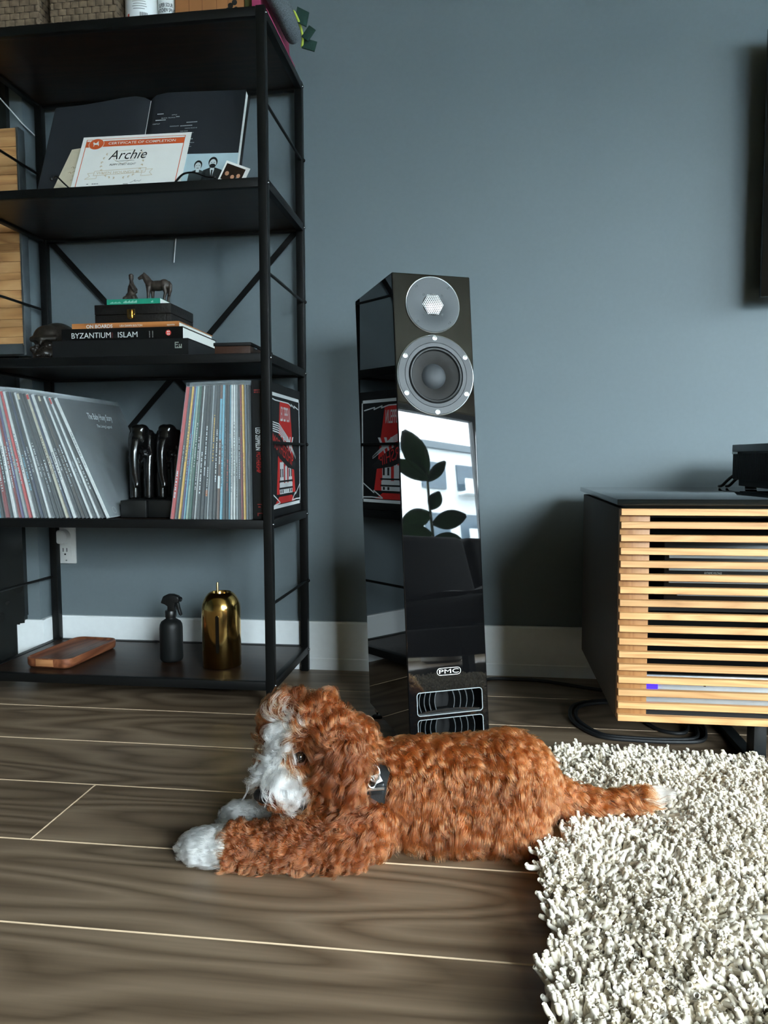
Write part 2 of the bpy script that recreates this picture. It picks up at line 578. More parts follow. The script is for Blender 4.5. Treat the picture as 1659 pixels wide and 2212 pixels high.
# wall socket beside the shelf post
sk = thing('wall_socket', 'white double wall socket on slate wall with a round plug in it', 'socket', (-1.1646, YW, 0.329))
M_PL = mat('white_plastic', rgb(226, 226, 222), rough=0.35, var=0.01)
part(sk, 'cover_plate', MB().box(-1.2005, -1.1440, YW - 0.007, YW, 0.2784, 0.394), M_PL, bevel=0.002)
part(sk, 'socket_face', MB().box(-1.188, -1.157, YW - 0.0095, YW - 0.006, 0.296, 0.327), M_PL, bevel=0.001)
for xa in (-1.1795, -1.1685):
    part(sk, 'slot', MB().box(xa - 0.0011, xa + 0.0011, YW - 0.0098, YW - 0.009, 0.312, 0.3225), mat('slot_black', rgb(14, 14, 14)))
part(sk, 'ground_hole', MB().cyl((-1.174, YW - 0.0098, 0.305), (-1.174, YW - 0.009, 0.305), 0.0026), MATS['slot_black'])
part(sk, 'screw', MB().cyl((-1.172, YW - 0.0085, 0.2875), (-1.172, YW - 0.0065, 0.2875), 0.0022, 10), mat('screw_steel', rgb(170, 172, 172), 0.3, 1.0))
pg = thing('round_plug', 'round white plug pushed into the upper socket behind the post', 'plug', (-1.176, YW - 0.0095, 0.3555))
part(pg, 'plug_body', MB().lathe([(0.0, 0.024), (0.016, 0.024), (0.0195, 0.021), (0.0205, 0.0), (0.0, 0.0)][::-1], 28, (-1.176, YW - 0.0096, 0.3555), (0, -1, 0)), M_PL)
# ================================================================== behind the photographer: what the lacquer mirrors, and blocks that screen the sky
struct('ground_outside', MB().box(-80, 120, -140, 60, -10.2, -10.0), mat('street_asphalt', rgb(110, 114, 116), 0.9))
M_FACADE = mat('pale_facade', rgb(236, 240, 240), 0.8, var=0.03)
M_FACADE2 = mat('grey_facade', rgb(122, 132, 138), 0.8, var=0.05)
M_PANE = mat('facade_glass', rgb(86, 104, 116), 0.12, var=0.1, scale=2)
def block(label, x, y, rz, w, d, h, cols, rows, fac, z0=-10.0):
    """a block of flats; its windowed front faces its own +Y"""
    b = thing('apartment_block', label, 'building', (x, y, z0), (0, 0, rz), group='blocks outside the window')
    part(b, 'wall', MB().box(-w / 2, w / 2, -d, 0, 0, h), fac, world=False)
    part(b, 'roof_edge', MB().box(-w / 2 - 0.2, w / 2 + 0.2, -d - 0.2, 0.2, h, h + 0.4), M_FACADE2, world=False)
    cw, rh = w / cols, h / rows
    wm = MB().box(-cw * 0.33, cw * 0.33, 0, 0.12, -rh * 0.30, rh * 0.22).mesh('facade_window', [M_PANE])
    bal = MB().box(-cw * 0.36, cw * 0.36, 0.12, 0.8, -rh * 0.40, -rh * 0.34).box(-cw * 0.36, cw * 0.36, 0.74, 0.8, -rh * 0.34, -rh * 0.10).mesh('balcony', [fac])
    for r in range(rows):
        for c in range(cols):
            lx, lz = -w / 2 + cw * (c + 0.5), rh * (r + 0.5)
            obj('facade_window', wm, b, (lx, 0, lz))
            if c % 3 == 1:
                obj('balcony', bal, b, (lx, 0, lz))
    return b
block('pale apartment block with rows of windows outside', 36, -28, 0, 17, 12, 20.6, 6, 7, M_FACADE)
block('grey block farther off outside', 9, -42, 0, 34, 12, 18.2, 9, 6, M_FACADE2)  # raised to cut the low sky reaching the upper wall
block('long block at the far side outside', 66, -30, math.radians(35), 36, 14, 23.0, 9, 8, M_FACADE2)  # height likewise chosen to hide the low sky
block('unseen grey block added to screen the side window', 48, 12, math.radians(90), 50, 12, 18.8, 12, 6, M_FACADE2)  # put in to block low sky light at the side window
struct('balcony_floor', MB().box(0.3, 5.2, ROOM['y0'] - 1.7, ROOM['y0'] - 0.12, -0.16, -0.02), M_FACADE2)
rail_ = thing('balcony_railing', 'grey metal balcony railing outside the window', 'railing', (3.3, ROOM['y0'] - 1.65, -0.02))
part(rail_, 'handrail', MB().box(0.3, 5.2, ROOM['y0'] - 1.68, ROOM['y0'] - 1.62, 1.04, 1.10), M_WFRAME)
for x in (0.4, 1.4, 2.4, 3.4, 4.4):
    part(rail_, 'post', MB().box(x, x + 0.04, ROOM['y0'] - 1.67, ROOM['y0'] - 1.63, -0.02, 1.04), M_WFRAME)

# sofa with a throw
M_SOFA = mat('charcoal_sofa_fabric', rgb(46, 46, 45), 0.9, var=0.12, scale=200, bump=0.2)
sf = thing('sofa', 'charcoal grey fabric sofa in front of the window', 'sofa', (2.75, -0.95, 0))
SA, SB = 1.90, 3.76
part(sf, 'base', MB().box(SA, SB, -1.45, -0.45, 0.10, 0.26), M_SOFA, bevel=0.02)
for k in range(2):
    xa = 2.10 + k * 0.73
    part(sf, 'seat_cushion', MB().box(xa + 0.005, xa + 0.725, -1.18, -0.44, 0.262, 0.44), M_SOFA, bevel=0.045, seg=3)
    part(sf, 'back_cushion', MB().frame_box((xa + 0.01, -1.12, 0.442), (0.71, 0, 0), (0, -0.20, 0), (0, -0.10, 0.45)), M_SOFA, bevel=0.06, seg=3)
part(sf, 'back_frame', MB().box(SA, SB, -1.55, -1.43, 0.10, 0.80), M_SOFA, bevel=0.03)
for xa in (SB - 0.20,):
    part(sf, 'armrest', MB().box(xa, xa + 0.20, -1.43, -0.45, 0.262, 0.62), M_SOFA, bevel=0.04, seg=3)
for xa in (SA + 0.07, SB - 0.12):
    for ya in (-1.48, -0.52):
        part(sf, 'leg', MB().box(xa, xa + 0.05, ya, ya + 0.05, 0, 0.10), mat('sofa_leg', rgb(20, 18, 16), 0.5))
th_ = MB()
nx_, ny_ = 26, 18
vs = []
for j in range(ny_ + 1):
    for i in range(nx_ + 1):
        u, v = i / nx_, j / ny_
        x = 2.20 + 0.95 * u + 0.03 * math.sin(9 * v)
        # lies on the seat, falls over its front edge
        s = v * 1.05
        if s < 0.68:
            y, z = -1.08 + s, 0.452 + 0.10 * math.exp(-((u - 0.55) / 0.25) ** 2) * math.sin(math.pi * s / 0.68)
        else:
            y, z = -0.405 + 0.012 * math.sin(14 * u), 0.452 - (s - 0.68)
        z += 0.012 * math.sin(17 * u + 5 * v) + 0.010 * math.sin(11 * v - 8 * u) + 0.012
        vs.append((x, y, z))
th_.add(vs, [(j * (nx_ + 1) + i, j * (nx_ + 1) + i + 1, (j + 1) * (nx_ + 1) + i + 1, (j + 1) * (nx_ + 1) + i) for j in range(ny_) for i in range(nx_)], 0, True)
solo('throw_blanket', th_, mat('brown_throw', rgb(96, 84, 74), 0.95, var=0.3, scale=150, bump=0.5, sheen=0.4), 'brown fluffy throw blanket over the sofa seat', 'blanket', (2.7, -0.8, 0.45))

# tall leafy plant by the window
M_LEAF = mat('plant_leaf', rgb(52, 92, 40), 0.4, var=0.25, scale=8)
pt = thing('potted_plant', 'tall broad-leaved plant in a pot by the window', 'plant', (3.16, -1.90, 0))
part(pt, 'pot', MB().lathe([(0.13, 0), (0.17, 0.02), (0.19, 0.34), (0.175, 0.34), (0.165, 0.30), (0, 0.30)], 32, (3.16, -1.90, 0)), mat('pot_ceramic', rgb(190, 188, 182), 0.5))
part(pt, 'stem', MB().tube([(3.16, -1.90, 0.30), (3.165, -1.89, 0.8), (3.155, -1.90, 1.3), (3.15, -1.89, 1.72)], [0.016, 0.014, 0.012, 0.007], 10), mat('plant_stem', rgb(96, 104, 70), 0.6))
def leaf(base, d, up, L, W):
    base, d, up = Vector(base), Vector(d).normalized(), Vector(up)
    s = d.cross(up).normalized(); nn = s.cross(d)
    vs, fs = [], []
    for i in range(9):
        t_ = i / 8
        w = W / 2 * math.sin(math.pi * min(1, t_ * 0.94 + 0.03)) ** 0.75
        c = base + d * (L * t_) + nn * (-0.10 * L * t_ * t_)
        vs += [c - s * w + nn * 0.012, c, c + s * w + nn * 0.012]
    for i in range(8):
        fs += [(3 * i, 3 * i + 1, 3 * i + 4, 3 * i + 3), (3 * i + 1, 3 * i + 2, 3 * i + 5, 3 * i + 4)]
    part(pt, 'leaf', MB().add(vs, fs, 0, True), M_LEAF)
fc = Vector((-0.7, 0.7, 0))
for b_, d_, L_, W_ in (((3.15, -1.89, 1.50), (-0.30, -0.28, 1.0), 0.44, 0.20), ((3.15, -1.89, 1.46), (-0.55, -0.5, 0.55), 0.34, 0.13), ((3.155, -1.89, 1.45), (0.45, 0.5, 0.7), 0.22, 0.10),
                       ((3.16, -1.89, 1.18), (-0.5, -0.5, -0.15), 0.26, 0.17), ((3.16, -1.89, 1.22), (0.05, 0.2, 0.3), 0.16, 0.12), ((3.165, -1.89, 1.10), (0.6, 0.6, 0.15), 0.28, 0.16), ((3.16, -1.89, 1.0), (-0.7, -0.6, 0.2), 0.3, 0.16), ((3.16, -1.89, 0.98), (0.7, 0.5, -0.2), 0.26, 0.15)):
    leaf(b_, d_, fc, L_, W_)
# ================================================================== shelf unit
M_STEEL = mat('black_powdercoat', rgb(13, 14, 14), rough=0.45, var=0.05, scale=300, bump=0.01, spec=0.25)
M_BOARD = wood('dark_walnut_board', [(0, rgb(28, 17, 11)), (0.5, rgb(40, 26, 17)), (1, rgb(52, 35, 24))], stretch=8, freq=7, scale=1.5, rough=0.36, fine=0.4, bump=0.03, perobj=False, spec=0.3)
M_BOLT = mat('bolt_steel', rgb(120, 124, 126), rough=0.25, metal=1.0)
SXL, SXR, SYF, SYB = -1.2045, -0.4716, 1.6456, 1.996      # outer faces of the unit
LV = [0.0680, 0.4350, 0.8035, 1.1775, 1.5305]             # top of each tier
PS, RH = 0.020, 0.020
shelf = thing('shelf_unit', 'black metal open shelf unit with dark wood boards against slate wall', 'shelf', ((SXL + SXR) / 2, (SYF + SYB) / 2, 0))
for px in (SXL, SXR - PS):
    for py in (SYF, SYB - PS):
        part(shelf, 'post', MB().box(px, px + PS, py, py + PS, 0.0, LV[4] + 0.002), M_STEEL, bevel=0.0018)
for i, z in enumerate(LV):
    part(shelf, 'rail', MB().box(SXL + PS, SXR - PS, SYF, SYF + 0.016, z - RH, z), M_STEEL, bevel=0.0012)
    part(shelf, 'rail', MB().box(SXL + PS, SXR - PS, SYB - 0.016, SYB, z - RH, z), M_STEEL, bevel=0.0012)
    for px in (SXL, SXR - 0.016):
        part(shelf, 'rail', MB().box(px, px + 0.016, SYF + PS, SYB - PS, z - RH, z), M_STEEL, bevel=0.0012)
    part(shelf, 'shelf_board', MB().box(SXL + 0.0165, SXR - 0.0165, SYF + 0.0165, SYB - 0.0165, z - 0.0145, z - 0.0015), M_BOARD)
    for py in (SYF + PS / 2, SYB - PS / 2):
        b = MB().lathe([(0.0042, 0), (0.0042, 0.001), (0.003, 0.0028), (0.0, 0.0032)], 12, (SXR, py, z - RH / 2), (1, 0, 0))
        part(shelf, 'bolt', b, M_BOLT)
for z in (0.245, 0.608, 0.978, 1.337):
    for px in (SXL + 0.004, SXR - 0.004):
        part(shelf, 'side_rod', MB().cyl((px, SYF + PS / 2, z), (px, SYB - PS / 2, z), 0.0034, 10), M_STEEL)
        for py in (SYB - PS / 2, ):
            part(shelf, 'rod_cap', MB().ball((px + (0.005 if px > -1 else 0.006), py, z), 0.0045, 10, 6), M_STEEL)
for a, b in (((SXL + 0.02, LV[3] - 0.012), (SXR - 0.02, LV[1] - 0.012)), ((SXR - 0.02, LV[3] - 0.012), (SXL + 0.02, LV[1] - 0.012))):
    d = Vector((b[0] - a[0], 0, b[1] - a[1])).normalized()
    up = Vector((-d.z, 0, d.x)) * 0.0075
    yy = SYB - 0.0005 if a[0] < b[0] else SYB - 0.003
    part(shelf, 'cross_brace', MB().frame_box(Vector((a[0], yy, a[1])) - up, Vector((b[0] - a[0], 0, b[1] - a[1])), up * 2, (0, 0.0022, 0)), M_STEEL)

# white cable dangling behind the third tier and white wire by the back post
M_CORD = mat('white_cord', rgb(225, 226, 224), rough=0.4)
M_BLKC = mat('black_cord', rgb(16, 17, 18), rough=0.5)
mbc = MB().tube([(-0.822, 2.002, 1.21), (-0.8255, 2.001, 1.163), (-0.829, 2.0, 1.13), (-0.8325, 2.0, 1.096)], 0.0017, 8)
solo('hanging_cord', mbc, M_CORD, 'short white cord end hanging against the wall under the open book', 'cord', (-0.8325, 2.0, 1.096))
mbc = MB().tube([(-1.335, 1.962 - 0.06, 1.62), (-1.315, 1.90, 1.585), (-1.29, 1.90, 1.545), (-1.262, 1.91, 1.513), (-1.236, 1.92, 1.482), (-1.213, 1.935, 1.452), (-1.208, 1.985, 1.44)], 0.0016, 8)
solo('white_wire', mbc, M_CORD, 'thin white wire running down to the back post under the top shelf', 'wire', (-1.213, 1.935, 1.452))

# wood strip panel in a metal frame on the dark wall panel
wp = thing('wood_panel', 'wall panel of stacked blond wood strips with metal edge and tray', 'wall panel', (-1.5, COLY - 0.016, 0.85))
M_STRIP = wood('blond_strip', [(0, rgb(142, 96, 56)), (0.45, rgb(182, 134, 84)), (1, rgb(204, 160, 110))], stretch=6, freq=5, scale=3, rough=0.5, fine=0.4, bump=0.08)
M_GALV = mat('galvanised_metal', rgb(150, 158, 162), rough=0.38, metal=0.9, var=0.15, scale=25)
zz, k = 0.873, 0
PY = 1.902
hs = [0.022, 0.026, 0.020, 0.030, 0.024, 0.021, 0.027, 0.019, 0.028, 0.024, 0.022, 0.029, 0.023, 0.020, 0.031, 0.022, 0.027, 0.024, 0.021, 0.026, 0.023, 0.025, 0.028, 0.022, 0.024]
while zz < 1.425:
    hh = min(hs[k % len(hs)], 1.429 - zz)
    dy = 0.0012 * ((k * 7) % 3)
    part(wp, 'strip', MB().box(-1.80, -1.2115, PY + dy * 0.6, COLY - 0.016, zz, zz + hh - 0.0007), M_STRIP, bevel=0.0006, seg=1)
    zz += hh
    k += 1
part(wp, 'metal_edge', MB().box(-1.2112, -1.2045, PY - 0.002, COLY - 0.016, 0.846, 1.429), M_GALV, bevel=0.0008)
part(wp, 'tray', MB().prism([(0, 0), (-0.014, 0.004), (-0.016, 0.030), (-0.0145, 0.030), (-0.0125, 0.0055), (0, 0.002)], (-1.80, PY + 0.012, 0.846), (0, 1, 0), (0, 0, 1), (0.588, 0, 0)), M_GALV)
# ================================================================== floor-standing loudspeaker
TH, LEAN = math.radians(24.04), 0.1213
SPW, SPD, SPT = 0.162, 0.286, 0.9303
s_rt = Vector((math.cos(TH), math.sin(TH), 0)); s_bk = Vector((-math.sin(TH), math.cos(TH), 0))
s_loc = Vector((-0.1369, 1.3901, 0)) + s_rt * SPW / 2 + s_bk * SPD / 2
spk = thing('floor_speaker', 'tall gloss black floor-standing loudspeaker leaning slightly back', 'speaker', s_loc, (0, 0, TH))
M_LACQ = mat('piano_black_lacquer', (0.0035, 0.0035, 0.0038, 1), rough=0.015, var=0.0, spec=0.62)
M_PLATE = mat('driver_plate_grey', rgb(62, 67, 70), rough=0.55, var=0.03, scale=400)
M_RING = mat('driver_ring', rgb(40, 44, 47), rough=0.45, var=0.03)
M_RUB = mat('rubber_surround', rgb(24, 26, 27), rough=0.5)
M_CONE = mat('doped_cone', rgb(26, 25, 23), rough=0.7, var=0.2, scale=60)
M_CAP = mat('dust_cap', rgb(52, 56, 59), rough=0.6)
M_SIL = mat('bright_silver', rgb(205, 210, 212), rough=0.25, metal=0.9)
M_BLK = mat('matte_black', rgb(12, 12, 12), rough=0.7)
fu, fv = Vector((1, 0, 0)), Vector((0, LEAN, 1))
fn = Vector((0, -1, LEAN)).normalized()
def fp(x, z, d=0.0):
    """point on the sloping front: x across, z up, d in front of it"""
    return Vector((x, -SPD / 2 + LEAN * z, z)) + fn * d
def rrect(x0, x1, z0, z1, r, n=5):
    out = []
    for cx, cz, a0 in ((x1 - r, z0 + r, -90), (x1 - r, z1 - r, 0), (x0 + r, z1 - r, 90), (x0 + r, z0 + r, 180)):
        for i in range(n + 1):
            a = math.radians(a0 + 90 * i / n)
            out.append((cx + r * math.cos(a), cz + r * math.sin(a)))
    return out
VX0, VX1 = -0.064, 0.0685
VENTS = [(0.0862, 0.1292), (0.0355, 0.0785)]
def cut(me, cutters):
    o = bpy.data.objects.new('tmp', me); COL.objects.link(o)
    cs = []
    for c in cutters:
        co = bpy.data.objects.new('tmpc', c); COL.objects.link(co); cs.append(co)
        m = o.modifiers.new('b', 'BOOLEAN'); m.operation = 'DIFFERENCE'; m.object = co; m.solver = 'EXACT'
    bpy.context.view_layer.update()
    out = bpy.data.meshes.new_from_object(o.evaluated_get(bpy.context.evaluated_depsgraph_get()))
    for x in [o] + cs:
        bpy.data.objects.remove(x)
    return out
b = MB()
hw = SPW / 2
b.prism([(-SPD / 2 + LEAN * 0.026, 0.026), (SPD / 2 + LEAN * 0.026, 0.026), (SPD / 2 + LEAN * SPT, SPT), (-SPD / 2 + LEAN * SPT, SPT)], (-hw, 0, 0), (0, 1, 0), (0, 0, 1), (SPW, 0, 0))
bm_ = b.mesh('cabinet', [M_LACQ, M_BLK], bevel=0.0022, seg=3)
cts = []
for z0, z1 in VENTS:
    c = MB().prism([(p[0], p[1]) for p in rrect(VX0, VX1, z0, z1, 0.006)], fp(0, 0, 0.01), fu, fv, -fn * 0.075, mi=0)
    cts.append(c.mesh('c', [M_BLK]))
cts.append(MB().lathe([(0.0562, -0.04), (0.0562, 0.01)], 64, fp(0, 0.7325), fn).mesh('c', [M_BLK]))
bm2 = cut(bm_, cts)
for p_ in bm2.polygons:
    p_.use_smooth = p_.area < 0.0022 and len(p_.vertices) == 4 and max(abs(c) for c in p_.normal) < 0.99
bm2.name = 'cabinet'
cab = obj('cabinet', bm2, spk)
def lp(name, mb, mats, bevel=0.0, parent=None, **kw):
    return part(parent or spk, name, mb, mats, bevel, world=False, **kw)
for z0, z1 in VENTS:
    ring = MB()
    po, pi = rrect(VX0 - 0.0008, VX1 + 0.0008, z0 - 0.0008, z1 + 0.0008, 0.0068), rrect(VX0 + 0.0006, VX1 - 0.0006, z0 + 0.0006, z1 - 0.0006, 0.0055)
    n = len(po)
    vs = [fp(*p, 0.0) for p in po] + [fp(*p, 0.0009) for p in po] + [fp(*p, 0.0009) for p in pi] + [fp(*p, -0.003) for p in pi]
    fs = [(k * n + i, k * n + (i + 1) % n, (k + 1) * n + (i + 1) % n, (k + 1) * n + i) for k in range(3) for i in range(n)]
    ring.add(vs, fs, 0, True)
    vent = lp('vent', ring, mat('vent_rim', rgb(150, 158, 160), 0.35, 0.6))
    zc, hh = (z0 + z1) / 2, (z1 - z0)
    for k, x in enumerate((-0.0525, -0.0425, -0.032, -0.021, 0.0125, 0.0255, 0.0385, 0.0525)):
        sgn = -1 if x < 0 else 1
        arc, arc2 = [], []
        for i in range(9):
            s = i / 8
            bul = sgn * 0.0045 * (1 - (2 * s - 1) ** 2) - sgn * 0.001
            arc.append((x + bul - 0.0007, z0 + 0.003 + (hh - 0.005) * s))
            arc2.append((x + bul + 0.0007, z0 + 0.003 + (hh - 0.005) * s))
        lp('fin', MB().prism(arc + arc2[::-1], fp(0, 0, -0.012), fu, fv, -fn * 0.03), mat('vent_fin', rgb(56, 62, 64), 0.4), parent=vent)
    lip = [(VX0 + 0.002, z0 + 0.0005)] + [(VX0 + 0.002 + (VX1 - VX0 - 0.004) * i / 14, z0 + 0.0035 + 0.0055 * math.sin(math.pi * i / 14)) for i in range(15)] + [(VX1 - 0.002, z0 + 0.0005)]
    lp('lip', MB().prism(lip, fp(0, 0, -0.005), fu, fv, -fn * 0.006), mat('vent_lip', rgb(22, 25, 26), 0.15), parent=vent)
# tweeter
tz = 0.8704
fa = lambda r, d: (r, d)
tw = lp('tweeter', MB().lathe([(0.0545, 0), (0.0545, 0.0022), (0.0535, 0.0032), (0.023, 0.0032), (0.0215, 0.0022), (0.0, 0.0022)], 64, fp(0, tz), fn), M_PLATE)
lp('trim_ring', MB().lathe([(0.0562, 0.0), (0.0562, 0.0018), (0.0552, 0.0026), (0.0545, 0.0022)], 64, fp(0, tz), fn), M_SIL, parent=tw)
g = MB()
def dome(x, y):
    r2 = min(1.0, (x * x + y * y) / 0.021 ** 2)
    return 0.0028 + 0.004 * (1 - r2)
ev = fv.normalized()
hexr = 0.00225
for i in range(-8, 9):
    for j in range(-8, 9):
        cx, cy = hexr * 1.732 * (i + 0.5 * (j % 2)), hexr * 1.5 * j
        if math.hypot(cx, cy) > 0.0195:
            continue
        vs, fs = [], []
        for rr in (hexr * 1.02, hexr * 0.60):
            for k in range(6):
                a = math.radians(60 * k + 30)
                x, y = cx + rr * math.cos(a), cy + rr * math.sin(a)
                vs.append(fp(0, tz) + fu * x + ev * y + fn * dome(x, y))
        fs = [(k, (k + 1) % 6, 6 + (k + 1) % 6, 6 + k) for k in range(6)]
        g.add(vs, fs)
lp('grille', g, mat('grille_silver', rgb(232, 236, 236), 0.3, 0.3), parent=tw)
lp('dome', MB().lathe([(0.0212, 0.0023), (0.0, 0.0026)], 40, fp(0, tz), fn), M_BLK, parent=tw)
M_SCR = mat('dark_screw', rgb(70, 74, 76), 0.3, 0.8)
for x, z in ((-0.033, 0.9048), (0.033, 0.9048), (0.033, 0.8358), (-0.033, 0.8358)):
    lp('screw', MB().lathe([(0.0031, 0.0030), (0.0031, 0.0037), (0.0016, 0.0037), (0.0014, 0.0030), (0, 0.0030)], 14, fp(x, z), fn), M_SCR, parent=tw)
for x, z in ((-0.0184, 0.8888), (0.0184, 0.8888), (0.0184, 0.8512), (-0.0184, 0.8512)):
    lp('screw', MB().lathe([(0.0028, 0.0030), (0.0028, 0.0036), (0.0013, 0.0036), (0.0011, 0.0030), (0, 0.0030)], 14, fp(x, z), fn), M_SCR, parent=tw)
# woofer
wz = 0.7325
wo = lp('woofer', MB().lathe([(0.0775, 0), (0.0775, 0.0034), (0.0766, 0.0044), (0.0640, 0.0044), (0.0634, 0.0036), (0.0630, 0.0044), (0.0560, 0.0040), (0.0555, -0.001)], 80, fp(0, wz), fn, close=False), M_RING)
lp('trim_ring', MB().lathe([(0.0792, 0.0), (0.0792, 0.0022), (0.0784, 0.0032), (0.0775, 0.0034)], 80, fp(0, wz), fn, close=False), M_SIL, parent=wo)
lp('surround', MB().lathe([(0.0556, 0.0012), (0.0545, 0.0040), (0.0525, 0.0052), (0.0500, 0.0046), (0.0485, 0.0018), (0.0478, 0.0002)], 64, fp(0, wz), fn, close=False), M_RUB, parent=wo)
lp('cone', MB().lathe([(0.0480, 0.0008), (0.0400, -0.0015), (0.0320, -0.0050), (0.0245, -0.0095)], 64, fp(0, wz), fn, close=False), M_CONE, parent=wo)
lp('dust_cap', MB().lathe([(0.0250, -0.0096), (0.0225, -0.0062), (0.0180, -0.0032), (0.0120, -0.0010), (0.006, 0.0002), (0.0, 0.0006)], 48, fp(0, wz), fn, close=False), M_CAP, parent=wo)
for k in range(6):
    a = math.radians(90 + 60 * k)
    x, z = 0.0712 * math.cos(a), wz + 0.0718 * math.sin(a)
    lp('screw', MB().lathe([(0.0046, 0.0043), (0.0046, 0.0052), (0.0018, 0.0056), (0.0014, 0.0046), (0, 0.0046)], 18, fp(x, z), fn), M_SIL, parent=wo)
# badge
bd = MB()
po, pi = rrect(-0.0222, 0.0268, 0.1583, 0.1723, 0.0069, 7), rrect(-0.0213, 0.0259, 0.1592, 0.1714, 0.0060, 7)
n = len(po)
bd.add([fp(*p, 0.0) for p in po] + [fp(*p, 0.0010) for p in po] + [fp(*p, 0.0010) for p in pi] + [fp(*p, 0.0002) for p in pi], [(k * n + i, k * n + (i + 1) % n, (k + 1) * n + (i + 1) % n, (k + 1) * n + i) for k in range(3) for i in range(n)])
badge = lp('badge', bd, mat('badge_silver', rgb(230, 230, 222), 0.3, 0.5))
lp('lettering', MB().text('PMC', fp(0.0023, 0.1616, 0.0006), fu, fv, 0.0078, fit=0.040, align='c'), MATS['badge_silver'], parent=badge)
# plinth and spikes
lp('plinth', MB().box(-hw + 0.012, hw - 0.012, -SPD / 2 + 0.03, SPD / 2 - 0.01, 0.016, 0.027), M_BLK, 0.001)
for x in (-1, 1):
    for y in (-0.115, 0.125):
        lp('spike', MB().lathe([(0.0, 0.0045), (0.006, 0.016), (0.006, 0.020), (0, 0.020)], 14, (x * 0.070, y, 0)), M_SIL)
        lp('spike_disc', MB().lathe([(0.012, 0), (0.012, 0.003), (0.010, 0.0045), (0, 0.0045)], 20, (x * 0.070, y, 0)), M_BLK)

# ================================================================== media cabinet
M_OAK = wood('oak_slat', [(0, rgb(128, 80, 42)), (0.30, rgb(190, 138, 86)), (0.6, rgb(206, 156, 102)), (1, rgb(220, 176, 122))], stretch=14, freq=9, scale=2.2, rough=0.5, fine=0.60, bump=0.08)
M_OAKV = wood('oak_stile', [(0, rgb(132, 84, 42)), (0.4, rgb(162, 112, 64)), (1, rgb(178, 130, 78))], along='z', stretch=14, freq=7, scale=2.2, rough=0.5, fine=0.55, bump=0.08)
M_TAUPE = mat('taupe_lacquer', rgb(82, 73, 63), rough=0.6, var=0.03, spec=0.2)
M_BGLASS = mat('black_glass', rgb(16, 20, 21), rough=0.03, var=0.0, spec=0.6)
M_INSIDE = mat('cabinet_inside', rgb(14, 14, 14), rough=0.6)
CX0, CX1, CF, CB, CZ0, CZ1 = 0.2345, 2.30, 1.39, 1.90, 0.101, 0.4826
mc = thing('media_cabinet', 'low media cabinet with horizontal oak slats and black glass top', 'cabinet', ((CX0 + CX1) / 2, (CF + CB) / 2, 0))
part(mc, 'side_panel', MB().box(CX0, CX0 + 0.018, CF + 0.017, CB, CZ0, CZ1), M_TAUPE, bevel=0.001)
part(mc, 'side_panel', MB().box(CX1 - 0.018, CX1, CF + 0.017, CB, CZ0, CZ1), M_TAUPE, bevel=0.001)
part(mc, 'bottom_panel', MB().box(CX0 + 0.018, CX1 - 0.018, CF + 0.03, CB, CZ0, CZ0 + 0.018), M_INSIDE)
part(mc, 'top_panel', MB().box(CX0 + 0.018, CX1 - 0.018, CF + 0.03, CB, CZ1 - 0.018, CZ1), M_INSIDE)
part(mc, 'back_panel', MB().box(CX0 + 0.018, CX1 - 0.018, CB - 0.01, CB, CZ0 + 0.018, CZ1 - 0.018), M_INSIDE)
part(mc, 'divider', MB().box(0.80, 0.818, CF + 0.03, CB - 0.01, CZ0 + 0.018, CZ1 - 0.018), M_INSIDE)
part(mc, 'inner_shelf', MB().box(CX0 + 0.018, 0.80, CF + 0.06, CB - 0.01, 0.290, 0.306), M_INSIDE)
part(mc, 'spacer', MB().box(CX0 + 0.012, CX1 - 0.012, CF + 0.012, CB - 0.012, CZ1, 0.4895), M_INSIDE)
part(mc, 'glass_top', MB().box(0.2265, CX1 + 0.008, CF - 0.020, CB + 0.005, 0.4895, 0.5000), M_BGLASS, bevel=0.0012)
door = part(mc, 'door', MB().box(CX0 + 0.0005, CX0 + 0.052, CF + 0.0035, CF + 0.017, CZ0 + 0.002, CZ1 - 0.002), M_OAKV, bevel=0.0008)
part(mc, 'stile', MB().box(0.84, 0.89, CF + 0.0035, CF + 0.017, CZ0 + 0.002, CZ1 - 0.002), M_OAKV)
pit = (CZ1 - CZ0 - 0.0120) / 16
for k in range(17):
    z = CZ1 - 0.0120 - k * pit
    part(mc, 'slat', MB().box(CX0 + 0.0012, CX1 - 0.001, CF - 0.006, CF + 0.0034, z, z + 0.0120), M_OAK, bevel=0.0007, seg=1)
M_LEG = mat('black_leg_steel', rgb(26, 29, 30), rough=0.35)
for lx in (0.488, 2.02):
    for ly in (1.463, 1.80):
        part(mc, 'leg', MB().box(lx, lx + 0.022, ly - 0.020, ly + 0.020, 0.0, CZ0), M_LEG, bevel=0.001)
    part(mc, 'leg_rail', MB().box(lx - 0.045, lx + 0.022, 1.443, 1.82, CZ0 - 0.012, CZ0), M_LEG)
    part(mc, 'leg_rail', MB().box(lx, lx + 0.022, 1.483, 1.78, 0.0, 0.012), M_LEG)

